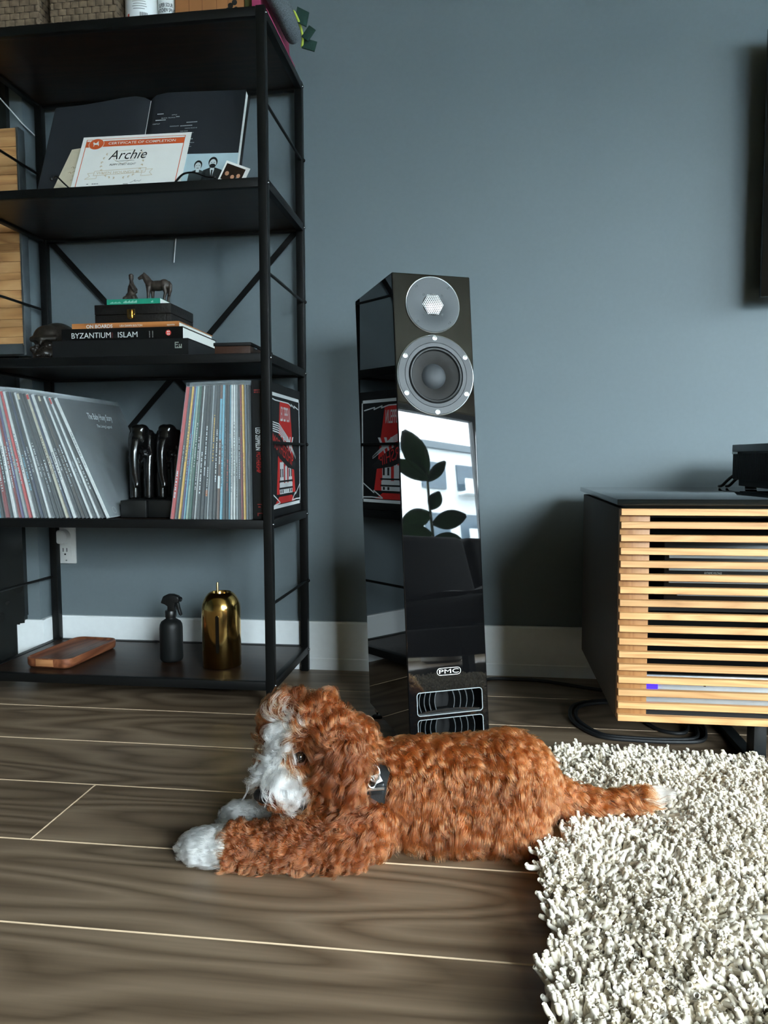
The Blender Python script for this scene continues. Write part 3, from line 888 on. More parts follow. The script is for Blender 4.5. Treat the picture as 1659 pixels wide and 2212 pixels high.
# hi-fi inside the cabinet
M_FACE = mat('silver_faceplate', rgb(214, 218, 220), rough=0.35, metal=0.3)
av = thing('receiver', 'silver-faced receiver on the inner shelf behind the oak slats', 'receiver', (0.55, 1.60, 0.306))
part(av, 'body', MB().box(0.322, 0.778, 1.445, 1.80, 0.308, 0.424), M_BLK)
part(av, 'faceplate', MB().box(0.322, 0.778, 1.437, 1.445, 0.308, 0.424), mat('shaded_faceplate', rgb(18, 19, 20), 0.3), bevel=0.001)  # silver face coloured dark for the shade behind the slats
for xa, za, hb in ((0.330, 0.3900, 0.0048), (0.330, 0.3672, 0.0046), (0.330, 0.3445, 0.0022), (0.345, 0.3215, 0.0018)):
    part(av, 'light_stripe', MB().box(xa, 0.778 if hb > 0.003 else 0.70, 1.4345, 1.437, za, za + hb), M_FACE)  # bands of daylight between the slats, laid on as silver strips
part(av, 'lettering', MB().text('EXTREME VOLTAGE', (0.392, 1.4365, 0.3612), (1, 0, 0), (0, 0, 1), 0.0036, fit=0.030), mat('print_white', rgb(210, 212, 208), 0.6))
pl = thing('disc_player', 'flat silver disc player with blue light low in the cabinet', 'player', (0.5, 1.6, 0.119))
part(pl, 'body', MB().box(0.288, 0.73, 1.432, 1.76, 0.121, 0.176), M_BLK)
part(pl, 'faceplate', MB().box(0.288, 0.73, 1.424, 1.432, 0.121, 0.176), M_FACE, bevel=0.001)
part(pl, 'blue_light', MB().box(0.2885, 0.312, 1.4215, 1.424, 0.150, 0.171), mat('blue_led', (0.02, 0.02, 0.4, 1), 0.4, emit=((0.04, 0.01, 1.0, 1), 0.16)), label='glowing blue standby light')
part(pl, 'button', MB().box(0.392, 0.3955, 1.4215, 1.424, 0.158, 0.170), M_BLK)

# amplifier on the cabinet: its finned flank faces the shelf
am = thing('amplifier', 'black ribbed amplifier standing on the glass cabinet top', 'amplifier', (0.76, 1.66, 0.5))
AX = 0.5560
part(am, 'body', MB().box(AX + 0.0025, 0.98, 1.49, 1.838, 0.5205, 0.5830), M_BLK)
part(am, 'plinth', MB().box(AX + 0.012, 0.975, 1.50, 1.828, 0.5065, 0.5205), M_BLK)
part(am, 'lid', MB().box(AX, 0.982, 1.486, 1.842, 0.5830, 0.5990), mat('amp_lid', rgb(22, 25, 26), 0.4, spec=0.3), bevel=0.0012)
for k in range(44):
    ya = 1.4925 + k * 0.00785
    part(am, 'fin', MB().box(AX - 0.0002, AX + 0.0026, ya, ya + 0.0040, 0.5225, 0.5790), M_BLK)
part(am, 'status_strip', MB().box(AX - 0.0006, AX + 0.0002, 1.802, 1.841, 0.5780, 0.5828), mat('strip_white', rgb(230, 232, 232), 0.4))
for fx in (0.585, 0.95):
    for fy in (1.53, 1.80):
        part(am, 'foot', MB().lathe([(0.012, 0), (0.012, 0.0062), (0, 0.0062)], 16, (fx, fy, 0.5003)), M_BLK)
for k, (dx, lab) in enumerate(((0.0, 'outer black cable leaving the back of the amplifier'), (0.016, 'inner black cable leaving the back of the amplifier'))):
    solo('amplifier_cable', MB().tube(smooth([(0.578 + dx, 1.845, 0.535), (0.566 + dx, 1.853, 0.530), (0.553 + dx, 1.858, 0.518), (0.543 + dx, 1.863, 0.506), (0.540 + dx, 1.876, 0.5036), (0.548 + dx, 1.896, 0.5036)]), 0.0034, 8), M_BLKC, lab, 'cable', (0.543 + dx, 1.863, 0.5), group='cables behind the amplifier')

# television on the wall
tv = thing('television', 'black wall-mounted television at the edge of the slate wall', 'television', (1.25, YW, 0.93))
part(tv, 'back_cover', MB().box(0.655, 1.90, 1.952, 1.992, 0.965, 1.545), M_BLK, bevel=0.004)
part(tv, 'screen', MB().box(0.640, 1.915, 1.940, 1.952, 0.948, 1.560), mat('screen_black', rgb(8, 9, 10), 0.12), bevel=0.002)
part(tv, 'wall_bracket', MB().box(1.15, 1.40, 1.992, YW - 0.0008, 1.15, 1.35), M_BLK)

# speaker and mains cables on the floor
M_BRAID = mat('braided_black_cord', rgb(20, 22, 24), rough=0.6, scale=900, var=0.4, bump=0.1)
solo('speaker_cable', MB().tube(smooth([(-0.06, 1.76, 0.06), (-0.03, 1.84, 0.008), (0.0, 1.94, 0.0045), (0.06, 1.955, 0.0045), (0.15, 1.945, 0.0045), (0.25, 1.90, 0.0045), (0.34, 1.87, 0.0045), (0.5, 1.86, 0.0045)]), 0.0042, 8), M_BRAID, 'black speaker cable lying along the skirting board', 'cable', (0.06, 1.955, 0.0))
LOOPS = (((0.405, 1.852, 0.088), (0.405, 1.842, 0.035), (0.385, 1.815, 0.006), (0.33, 1.800, 0.005), (0.27, 1.802, 0.005), (0.205, 1.765, 0.005), (0.186, 1.69, 0.005), (0.197, 1.625, 0.005), (0.235, 1.566, 0.005), (0.30, 1.553, 0.005), (0.37, 1.5525, 0.005), (0.43, 1.566, 0.005), (0.452, 1.62, 0.005), (0.456, 1.66, 0.006), (0.458, 1.70, 0.006)),
         ((0.390, 1.835, 0.088), (0.390, 1.825, 0.035), (0.372, 1.800, 0.006), (0.33, 1.7875, 0.005), (0.275, 1.789, 0.005), (0.2165, 1.756, 0.005), (0.1985, 1.69, 0.005), (0.2085, 1.632, 0.005), (0.241, 1.5775, 0.005), (0.30, 1.5655, 0.005), (0.365, 1.565, 0.005), (0.42, 1.578, 0.005), (0.438, 1.63, 0.005), (0.441, 1.67, 0.006), (0.442, 1.70, 0.006)))
for k, path in enumerate(LOOPS):
    dx = 0.0125 * k
    solo('mains_cable', MB().tube(smooth(path), 0.0042, 8), M_BRAID, ['outer of two black cords looping on the floor under the cabinet', 'inner of two black cords looping on the floor under the cabinet'][k], 'cable', (0.186 + dx, 1.69, 0), group='cords looping under the cabinet')
solo('trailing_cable', MB().tube(smooth([(0.33, 1.76, 0.0045), (0.335, 1.70, 0.0045), (0.355, 1.63, 0.0045), (0.385, 1.606, 0.0045), (0.41, 1.612, 0.0045), (0.425, 1.65, 0.0045)]), 0.004, 8), M_BRAID, 'black cord curving from under the cabinet to its leg', 'cable', (0.355, 1.63, 0))
# ================================================================== things on the shelves
def remesh(mb, voxel, smooth_it=4, factor=0.5):
    """one continuous skin over overlapping blobs"""
    me = mb.mesh('blob', [M_BLK])
    o = bpy.data.objects.new('tmp', me); COL.objects.link(o)
    m = o.modifiers.new('r', 'REMESH'); m.mode = 'VOXEL'; m.voxel_size = voxel
    s = o.modifiers.new('s', 'SMOOTH'); s.iterations = smooth_it; s.factor = factor
    bpy.context.view_layer.update()
    out = bpy.data.meshes.new_from_object(o.evaluated_get(bpy.context.evaluated_depsgraph_get()))
    bpy.data.objects.remove(o)
    out.materials.clear()
    for p in out.polygons:
        p.use_smooth = True
        p.material_index = 0
    return out
def put(parent, name, me, mats, label=None):
    """a part from a ready mesh in room coordinates"""
    for m in (mats if isinstance(mats, (list, tuple)) else [mats]):
        me.materials.append(m)
    if parent is not None:
        me.transform(world_of(parent).inverted())
    me.name = name
    o = obj(name, me, parent)
    if label:
        o['label'] = label
    return o
M_PAPER = mat('page_paper', rgb(226, 228, 222), rough=0.8, var=0.03, scale=200)
M_WHITEP = mat('white_paper', rgb(232, 230, 224), rough=0.7, var=0.01)
L1, L2, L3, L4, L5 = LV[4], LV[3], LV[2], LV[1], LV[0]

# ---------------- top tier
M_GRASS = mat('dyed_seagrass', rgb(112, 94, 74), rough=0.8, var=0.35, scale=60, bump=0.4)
for (bx0, bx1, lab) in ((-1.19, -0.999, 'brown woven basket at the corner of the top shelf'), (-0.974, -0.815, 'brown woven basket beside the white bottles on the top shelf')):
    y0b, y1b, hb = 1.672, 1.93, 0.17
    bk_ = thing('woven_basket', lab, 'basket', ((bx0 + bx1) / 2, (y0b + y1b) / 2, L1), group='woven baskets on the top shelf')
    part(bk_, 'liner', MB().box(bx0 + 0.003, bx1 - 0.003, y0b + 0.003, y1b - 0.003, L1, L1 + hb), mat('basket_core', rgb(58, 48, 38), 0.9))
    wv = MB()
    for side in (0, 1):
        n = 8 if side == 0 else 12
        a0, a1 = (bx0, bx1) if side == 0 else (y0b, y1b)
        for r in range(12):
            zc = L1 + 0.0015 + r * 0.0142
            for k in range(-1, n + 1):
                w = (a1 - a0) / n
                s0 = max(a0, a0 + (k + 0.5 * (r % 2)) * w + 0.0006)
                s1 = min(a1, a0 + (k + 1 + 0.5 * (r % 2)) * w - 0.0006)
                if s1 - s0 < 0.004:
                    continue
                j = random.uniform(-0.0008, 0.0008)
                m_ = (s0 + s1) / 2
                for d0, d1, za, zb in ((0, 0, 0.0016, 0.0125),):
                    pts = [(s0, 0.0), (m_, -0.0042 - j), (s1, 0.0)]
                    vs = []
                    for zz_, k2 in ((zc + 0.0004, 0.35), (zc + 0.007, 1.0), (zc + 0.0134, 0.35)):
                        for (s_, d_) in pts:
                            d_ = d_ * k2 - 0.0005
                            vs.append((s_, y0b + 0.003 + d_, zz_) if side == 0 else (bx1 - 0.003 - d_, s_, zz_))
                    fs = [(0, 1, 4, 3), (1, 2, 5, 4), (3, 4, 7, 6), (4, 5, 8, 7)]
                    wv.add(vs, fs if side == 0 else fs, 0, True)
    w_ = part(bk_, 'weave', wv, M_GRASS)
    w_['kind'] = 'stuff'

def bottle(name, label, cx, cy, r, hh, cat='bottle'):
    b = thing(name, label, cat, (cx, cy, L1))
    part(b, 'body', MB().lathe([(r * 0.94, 0), (r, 0.003), (r, hh * 0.78), (r * 0.8, hh * 0.86), (r * 0.4, hh * 0.92), (0, hh * 0.92)], 36, (cx, cy, L1)), mat('bottle_white', rgb(232, 234, 232), 0.4, var=0.01))
    part(b, 'cap', MB().cyl((cx, cy, L1 + hh * 0.92), (cx, cy, L1 + hh), r * 0.38), M_BLK)
    return b
def wrap(mb, cx, cy, r, a0, a1, z0, z1, mi=0, n=6):
    """a patch of print wrapped on a round bottle"""
    vs = []
    for i in range(n + 1):
        a = math.radians(a0 + (a1 - a0) * i / n)
        for z in (z0, z1):
            vs.append((cx + r * math.cos(a), cy + r * math.sin(a), z))
    return mb.add(vs, [(2 * i, 2 * i + 2, 2 * i + 3, 2 * i + 1) for i in range(n)], mi, True)
M_INK = mat('print_black', rgb(22, 22, 22), 0.6)
b1 = bottle('white_bottle', 'wide white bottle with barcode label on the top shelf', -0.7735, 1.716, 0.0385, 0.2)
pr = MB()
for k in range(14):
    a = 283 + k * 1.9
    wrap(pr, -0.7735, 1.716, 0.0387, a, a + (0.5 + (k * 5 % 3) * 0.45), L1 + 0.012, L1 + 0.027, n=1)
part(b1, 'barcode', pr, M_INK)
tx = MB()
for r in range(5):
    wrap(tx, -0.7735, 1.716, 0.0387, 262 - r % 2 * 3, 300 + (r * 7) % 9, L1 + 0.034 + r * 0.0052, L1 + 0.0352 + r * 0.0052)
part(b1, 'small_print', tx, mat('print_grey', rgb(120, 122, 122), 0.7))
part(b1, 'red_mark', wrap(MB(), -0.7735, 1.716, 0.0387, 238, 246, L1 + 0.016, L1 + 0.026), mat('print_red', rgb(190, 60, 40), 0.6))
b2 = bottle('spray_bottle', 'narrow white bottle lettered ANTI CHEW SPRAY on the top shelf', -0.7118, 1.712, 0.0222, 0.19)
def bent_text(key, cx, cy, r, amid, z, size, fit):
    vs, fs, w, hgt = TEXTS[key]
    out = []
    for x, y in vs:
        a = math.radians(amid) + (x / w - 0.5) * fit / r
        out.append((cx + r * math.cos(a), cy + r * math.sin(a), z + y / hgt * size))
    return MB().add(out, fs)
part(b2, 'lettering', bent_text('ANTI CHEW SPRAY', -0.7118, 1.712, 0.0224, 275, L1 + 0.0285, 0.0085, 0.045), M_INK)
part(b2, 'lettering', bent_text('SUPER SOUR', -0.7118, 1.712, 0.0224, 275, L1 + 0.0395, 0.0085, 0.034), M_INK)
part(b2, 'label_line', wrap(MB(), -0.7118, 1.712, 0.0224, 235, 310, L1 + 0.0155, L1 + 0.0185), mat('print_grey', rgb(120, 122, 122)))
part(b2, 'label_line', wrap(MB(), -0.7118, 1.712, 0.0224, 240, 312, L1 + 0.0095, L1 + 0.0115), MATS['print_grey'])
M_CARD = mat('kraft_cardboard', rgb(164, 108, 62), rough=0.8, var=0.08, scale=20)
cb = thing('cardboard_box', 'kraft cardboard box with dark printing on the top shelf', 'box', (-0.60, 1.76, L1))
part(cb, 'carton', MB().box(-0.687, -0.530, 1.690, 1.86, L1, L1 + 0.15), M_CARD, bevel=0.001)
pp = MB().cyl((-0.672, 1.6895, L1 + 0.014), (-0.672, 1.6899, L1 + 0.014), 0.0042, 20)
for k, x in enumerate((-0.655, -0.625, -0.592, -0.566)):
    pp.box(x, x + 0.0008, 1.6895, 1.6899, L1 + 0.01, L1 + 0.075)
part(cb, 'printing', pp, mat('print_brown', rgb(110, 66, 34), 0.8))
fl = MB()
for dx, dz, rr in ((0.0, 0.030, 0.006), (0.009, 0.036, 0.006), (0.004, 0.020, 0.005), (-0.006, 0.022, 0.0045), (0.012, 0.022, 0.005)):
    fl.cyl((-0.560 + dx, 1.6892, L1 + dz), (-0.560 + dx, 1.6899, L1 + dz), rr, 12)
part(cb, 'black_emblem', fl, M_INK)
solo('olive_pouch', MB().box(-0.5285, -0.507, 1.688, 1.80, L1, L1 + 0.09), mat('olive_cloth', rgb(84, 86, 44), 0.85, scale=300, bump=0.1), 'olive cloth pouch beside the cardboard box', 'pouch', (-0.518, 1.74, L1), bevel=0.003)
# pink folder at the shelf end, grey knit toy hanging over it
solo('pink_folder', MB().prism([(-0.5055, 0.0005), (-0.4725, 0.0005), (-0.4725, 0.006), (-0.4855, 0.007), (-0.4875, 0.10), (-0.5055, 0.10)], (0, 1.668, L1), (1, 0, 0), (0, 0, 1), (0, 0.245, 0)), mat('magenta_card', rgb(172, 62, 100), 0.6), 'magenta pink folder at the right end of the top shelf', 'folder', (-0.49, 1.78, L1), bevel=0.001)
toy = thing('knit_toy', 'grey knitted dog toy with green felt leaves on the top shelf', 'toy', (-0.462, 1.76, L1))
M_KNIT = mat('grey_knit', rgb(96, 104, 108), rough=0.95, var=0.55, scale=420, bump=0.6)
tb = MB()
for i in range(11):
    s = i / 10
    c = Vector((-0.4600 + 0.004 * s, 1.668 + 0.150 * s, L1 + 0.050 - 0.012 * s))
    tb.ball(c, (0.020, 0.03, 0.038 * (1 - 0.25 * s)), 16, 10)
put(toy, 'body', remesh(tb, 0.004, 4), M_KNIT)
part(toy, 'neon_edge', MB().tube(smooth([(-0.440, 1.775, L1 + 0.058), (-0.4355, 1.815, L1 + 0.048), (-0.4345, 1.838, L1 + 0.030), (-0.440, 1.850, L1 + 0.014)], 6), [0.001] + [0.003] * 17 + [0.001], 8), mat('neon_yellow_trim', rgb(205, 222, 90), 0.6))
M_FELT = mat('green_felt', rgb(22, 52, 44), rough=0.95, var=0.2, scale=300, bump=0.3)
for o_, u_, v_ in (((-0.446, 1.805, L1 + 0.050), (0.026, 0.010, -0.010), (0.006, 0.004, 0.034)), ((-0.436, 1.830, L1 + 0.030), (0.018, 0.004, 0.026), (0.016, 0.0, -0.012)), ((-0.440, 1.848, L1 + 0.012), (0.030, 0.006, -0.008), (0.006, 0.004, 0.024))):
    u_, v_ = Vector(u_), Vector(v_)
    part(toy, 'felt_leaf', MB().frame_box(o_, u_, v_, u_.cross(v_).normalized() * 0.003), M_FELT, bevel=0.001)

# ---------------- second tier: open book on a stand with cards in front
class Sheet:
    """a flat card: origin o (bottom centre), right u, up v; p(a, b, d) lies d in front of it"""
    def __init__(s, o, u, v):
        s.o, s.u, s.v = Vector(o), Vector(u).normalized(), Vector(v).normalized()
        s.n = s.u.cross(s.v).normalized()
    def p(s, a, b, d=0.0):
        return s.o + s.u * a + s.v * b + s.n * d
    def quad(s, mb, a0, a1, b0, b1, d, mi=0):
        return mb.poly([s.p(a0, b0, d), s.p(a1, b0, d), s.p(a1, b1, d), s.p(a0, b1, d)], mi)
    def shape(s, mb, pts, d, mi=0):
        return mb.poly([s.p(a, b, d) for a, b in pts], mi)
    def disc(s, mb, a, b, ra, rb, d, mi=0, n=24, a0=0, a1=360):
        full = abs(a1 - a0) >= 360
        pts = [(a + ra * math.cos(math.radians(a0 + (a1 - a0) * i / n)), b + rb * math.sin(math.radians(a0 + (a1 - a0) * i / n))) for i in range(n if full else n + 1)]
        return s.shape(mb, pts, d, mi)
    def ring(s, mb, a, b, r0, r1, d, mi=0, n=28):
        vs = [s.p(a + r * math.cos(2 * math.pi * i / n), b + r * math.sin(2 * math.pi * i / n), d) for r in (r1, r0) for i in range(n)]
        return mb.add(vs, [(i, (i + 1) % n, n + (i + 1) % n, n + i) for i in range(n)], mi)
    def line(s, mb, pts, w, d, mi=0):
        for (a0, b0), (a1, b1) in zip(pts[:-1], pts[1:]):
            L = math.hypot(a1 - a0, b1 - b0) or 1
            na, nb = -(b1 - b0) / L * w / 2, (a1 - a0) / L * w / 2
            s.shape(mb, [(a0 - na, b0 - nb), (a1 - na, b1 - nb), (a1 + na, b1 + nb), (a0 + na, b0 + nb)], d, mi)
        return mb
    def slab(s, mb, a0, a1, b0, b1, th, mi=0):
        return mb.frame_box(s.p(a0, b0, -th), s.u * (a1 - a0), s.v * (b1 - b0), s.n * th, mi)
    def text(s, mb, key, a, b, size, fit, d=0.0004, mi=0, align='l'):
        return mb.text(key, s.p(a, b, d), s.u, s.v, size, mi, fit, align)

BS = Sheet((-0.8085, 1.731, L2 + 0.0065), (1, 0, 0), (0, 0.102, 0.252))
bk = thing('open_book', 'large open book with charcoal pages standing on the second tier', 'book', (-0.8085, 1.72, L2))
HB = 0.270
M_CHAR = mat('charcoal_page', rgb(44, 47, 51), rough=0.65, var=0.02, spec=0.25)
def leaf_block(name, prof, back):
    """page block: cross-section (a, d) swept up the book"""
    n = len(prof)
    front = [(a, d) for a, d in prof]
    mb = MB()
    vs = [BS.p(a, 0, d) for a, d in front] + [BS.p(a, HB + 0.006 * max(0, d - 0.006) / 0.01, d) for a, d in front]
    mb.add(vs, [(i, i + 1, n + i + 1, n + i) for i in range(n - 1)], 0, True)
    bvs = [BS.p(a, 0, d - 0.0004) for a, d in front] + [BS.p(a, HB, d - 0.0004) for a, d in front] + [BS.p(a, 0, back) for a, d in front] + [BS.p(a, HB, back) for a, d in front]
    bl = MB()
    fs = []
    for i in range(n - 1):
        fs += [(i, 2 * n + i, 2 * n + i + 1, i + 1), (n + i, n + i + 1, 3 * n + i + 1, 3 * n + i)]
    fs += [(0, n, 3 * n, 2 * n), (n - 1, 2 * n + n - 1, 3 * n + n - 1, n + n - 1)]
    bl.add(bvs, fs)
    blk = part(bk, 'page_block', bl, M_PAPER)
    part(bk, name, mb, M_CHAR)
lp_ = [(-0.2465, 0.0035), (-0.225, 0.0045), (-0.18, 0.0062), (-0.12, 0.0105), (-0.07, 0.0150), (-0.035, 0.0160), (-0.014, 0.0125), (-0.003, 0.0070), (0, 0.004)]
rp_ = [(0, 0.004), (0.004, 0.0090), (0.018, 0.0155), (0.045, 0.0185), (0.09, 0.0178), (0.15, 0.0160), (0.21, 0.0148), (0.2405, 0.0142)]
leaf_block('left_page', lp_, 0.0008)
leaf_block('right_page', rp_, 0.0008)
part(bk, 'cover', BS.slab(MB(), -0.2515, 0.2455, -0.002, HB + 0.003, 0.0025), mat('book_cover_black', rgb(24, 25, 27), 0.6))
tm = MB()
rowsT = [('_', 0.030, 0.2115, 0.016), ('APPLE', 0.066, 0.2065, 0.013), ('_', 0.078, 0.2005, 0.009), ('BLACK TRUFFLE', 0.042, 0.1985, 0.034), ('_', 0.028, 0.193, 0.026), ('CHESTNUT', 0.022, 0.182, 0.018),
         ('_', 0.106, 0.1815, 0.027), ('CHOCOLATE', 0.066, 0.1725, 0.022), ('_', 0.092, 0.172, 0.030), ('CREME FRAICHE', 0.104, 0.164, 0.030), ('FOIE GRAS', 0.094, 0.156, 0.018), ('WALNUT', 0.112, 0.150, 0.015),
         ('_', 0.070, 0.138, 0.026), ('_', 0.076, 0.1325, 0.018), ('_', 0.106, 0.132, 0.022), ('POMEGRANATE  PUMPKIN', 0.084, 0.121, 0.048), ('RED WINE', 0.106, 0.1155, 0.017), ('SCALLOP  SEA URCHIN', 0.082, 0.110, 0.044)]
for key, a, b, w in rowsT:
    if key == '_':
        n = max(3, int(w / 0.0028))
        for i in range(n):
            BS.quad(tm, a + i * w / n, a + (i + 0.68) * w / n, b, b + 0.0024, 0.0192)
    else:
        BS.text(tm, key, a, b, 0.0026, w, 0.0192)
part(bk, 'lettering', tm, mat('print_pale', rgb(200, 204, 206), 0.7))
part(bk, 'gutter_edge', BS.line(MB(), [(0.0005, 0.02), (0.0005, HB - 0.001)], 0.0014, 0.0066), M_PAPER)

st = thing('book_stand', 'black metal book stand with folding arms holding the open book', 'book stand', (-0.8085, 1.72, L2))
M_STAND = mat('stand_black', rgb(18, 18, 18), 0.35)
part(st, 'back_plate', BS.slab(MB(), -0.11, 0.11, 0.0, 0.16, 0.006).mesh('x', [M_STAND]) and MB().frame_box(BS.p(-0.11, 0, -0.010), BS.u * 0.22, BS.v * 0.16, BS.n * 0.006), M_STAND)
part(st, 'prop', MB().frame_box((-0.83, 1.875, L2 + 0.001), (0.045, 0, 0), (0, 0.03, 0), (0, -0.065, 0.13)), M_STAND)
part(st, 'base_lip', MB().box(-0.93, -0.69, 1.7095, 1.7275, L2 + 0.0002, L2 + 0.0030), M_STAND)
part(st, 'arm', MB().tube(smooth([(-0.938, 1.6825, L2 + 0.004), (-0.958, 1.683, L2 + 0.022), (-0.976, 1.684, L2 + 0.0385), (-0.984, 1.685, L2 + 0.036)], 5), 0.0036, 8, flat=0.5), M_STAND)
part(st, 'arm_tip', MB().ball((-0.990, 1.6855, L2 + 0.0345), 0.0042, 12, 8), M_STAND)
part(st, 'arm', MB().tube(smooth([(-0.700, 1.682, L2 + 0.004), (-0.678, 1.682, L2 + 0.0255), (-0.662, 1.682, L2 + 0.0305), (-0.645, 1.682, L2 + 0.029), (-0.62, 1.682, L2 + 0.019), (-0.603, 1.681, L2 + 0.0165)], 5), 0.0036, 8, flat=0.5), M_STAND)
part(st, 'arm_tip', MB().ball((-0.600, 1.6805, L2 + 0.0165), 0.0036, 12, 8), M_STAND)

# dog-school certificate
CS = Sheet((-0.8185, 1.6895, L2 + 0.0012), (1, 0, -0.010), (0.012, 0.050, 0.139))
ct = thing('certificate', 'white certificate with orange banner leaning on the open book', 'certificate', CS.p(0, 0))
CW, CHH = 0.264, 0.1525
part(ct, 'paper', CS.slab(MB(), -CW / 2, CW / 2, 0, CHH, 0.0006), M_WHITEP)
M_OR = mat('print_orange', rgb(208, 88, 40), 0.6, var=0.02)
M_TAN = mat('print_tan', rgb(206, 190, 164), 0.7, var=0.02)
p_ = MB()
bt = CHH - 0.0075
for a0, a1, b0, b1 in ((-0.122, -0.1203, 0.0, bt), (0.1173, 0.119, 0.0, bt), (-0.122, 0.119, bt - 0.0012, bt)):
    CS.quad(p_, a0, a1, b0, b1, 0.0003)
CS.quad(p_, -0.122, 0.119, bt - 0.0215, bt - 0.0055, 0.0003)
part(ct, 'border_print', p_, M_OR)
p_ = MB()
ca, cbb = -0.0955, bt - 0.0135
CS.disc(p_, ca, cbb, 0.0190, 0.0155, 0.0005)
em = part(ct, 'seal', p_, M_WHITEP)
p_ = MB()
CS.disc(p_, ca, cbb, 0.0180, 0.0146, 0.0006)
part(ct, 'seal_print', p_, M_OR)
p_ = MB()
CS.shape(p_, [(ca - 0.006, cbb - 0.002), (ca + 0.004, cbb - 0.002), (ca + 0.0055, cbb - 0.0055), (ca + 0.007, cbb - 0.005), (ca + 0.006, cbb + 0.001), (ca + 0.003, cbb + 0.003), (ca - 0.003, cbb + 0.0025), (ca - 0.0075, cbb + 0.006), (ca - 0.0085, cbb + 0.003)], 0.0008)
CS.quad(p_, ca - 0.006, ca - 0.0045, cbb - 0.0065, cbb - 0.0015, 0.0008)
CS.shape(p_, [(ca - 0.001, cbb + 0.002), (ca + 0.004, cbb + 0.0085), (ca + 0.005, cbb + 0.002)], 0.0008)
part(ct, 'hound_emblem', p_, M_WHITEP)
p_ = MB(); CS.text(p_, 'CERTIFICATE OF COMPLETION', -0.0655, bt - 0.0165, 0.0068, 0.163, 0.0006)
part(ct, 'heading', p_, M_WHITEP)
p_ = MB(); CS.text(p_, 'Archie', -0.0565, bt - 0.0590, 0.0255, 0.092, 0.0007)
part(ct, 'name_lettering', p_, M_INK)
p_ = MB(); CS.text(p_, 'PUPPY START RIGHT', -0.050, bt - 0.0755, 0.0052, 0.064, 0.0007)
CS.quad(p_, -0.038, 0.008, bt - 0.0635, bt - 0.0628, 0.0007)
part(ct, 'course_lettering', p_, M_INK)
p_ = MB()
rb0 = bt - 0.1010
CS.line(p_, [(-0.0835, rb0 + 0.0005), (0.0405, rb0 + 0.0045), (0.0415, rb0 + 0.0165), (-0.0825, rb0 + 0.0125), (-0.0835, rb0 + 0.0005)], 0.0013, 0.0004)
CS.line(p_, [(-0.0825, rb0 + 0.008), (-0.099, rb0 + 0.007), (-0.092, rb0 - 0.001), (-0.103, rb0 - 0.0085), (-0.075, rb0 - 0.0075), (-0.075, rb0 + 0.0005)], 0.0012, 0.0004)
CS.line(p_, [(0.0415, rb0 + 0.0120), (0.0575, rb0 + 0.0125), (0.051, rb0 + 0.004), (0.059, rb0 - 0.004), (0.032, rb0 - 0.005), (0.033, rb0 + 0.004)], 0.0012, 0.0004)
CS.text(p_, 'WHEN HOUNDS FLY', -0.0775, rb0 + 0.0035, 0.0068, 0.114, 0.0004)
for sgn in (-1, 1):
    for k in range(9):
        t_ = k / 8
        ang = math.radians(-115 + 175 * t_) if sgn < 0 else math.radians(-65 - 175 * t_)
        cx_, cy_ = -0.0205 + 0.052 * math.cos(math.radians(-100 - 110 * t_ if sgn < 0 else -80 + 110 * t_)), bt - 0.0650 + 0.044 * math.sin(math.radians(-100 - 110 * t_ if sgn < 0 else -80 + 110 * t_))
        for off in (0.5, -0.5):
            dx, dy = 0.006 * math.cos(ang + off + sgn), 0.006 * math.sin(ang + off + sgn)
            nx, ny = -dy * 0.28, dx * 0.28
            CS.shape(p_, [(cx_, cy_), (cx_ + dx / 2 + nx, cy_ + dy / 2 + ny), (cx_ + dx, cy_ + dy), (cx_ + dx / 2 - nx, cy_ + dy / 2 - ny)], 0.00035)
CS.line(p_, [(-0.043, bt - 0.058), (-0.043, bt - 0.036), (0.004, bt - 0.034), (0.004, bt - 0.058), (-0.0195, bt - 0.072), (-0.043, bt - 0.058)], 0.0011, 0.00035)
part(ct, 'laurel_print', p_, M_TAN)
p_ = MB()
CS.line(p_, [(0.010, bt - 0.1235), (0.016, bt - 0.121), (0.022, bt - 0.1165), (0.021, bt - 0.121), (0.028, bt - 0.119), (0.032, bt - 0.121), (0.036, bt - 0.117)], 0.0007, 0.0005)
for a in (-0.095, -0.082, -0.0765, -0.071):
    CS.quad(p_, a, a + 0.0045, bt - 0.1240, bt - 0.1225, 0.0005)
CS.quad(p_, -0.006, 0.006, bt - 0.1270, bt - 0.1258, 0.0005)
part(ct, 'signature', p_, M_INK)

IS = Sheet((-0.952, 1.6995, L2 + 0.0075), (1, 0, 0.10), (0.022, 0.045, 0.10))
iv = thing('invitation_card', 'cream invitation card tucked behind the certificate', 'card', IS.p(0, 0))
part(iv, 'card', IS.slab(MB(), -0.052, 0.05, 0, 0.138, 0.0008), mat('cream_card', rgb(214, 202, 176), 0.7))
p_ = MB()
for b, a0, a1 in ((0.104, -0.012, 0.02), (0.094, -0.014, 0.016), (0.050, -0.016, 0.02), (0.044, -0.012, 0.018), (0.038, -0.016, 0.016), (0.016, -0.02, 0.0)):
    n = 8
    for i in range(n):
        IS.quad(p_, a0 + (a1 - a0) * i / n, a0 + (a1 - a0) * (i + 0.6) / n, b, b + 0.0014, 0.0004)
pts = lambda a, b: [(a + 0.004 * i, b + 0.003 * math.sin(i * 2.1)) for i in range(9)]
IS.line(p_, pts(-0.030, 0.078), 0.0010, 0.0004); IS.line(p_, pts(-0.032, 0.063), 0.0010, 0.0004)
part(iv, 'script_print', p_, mat('print_gold', rgb(140, 112, 66), 0.6))

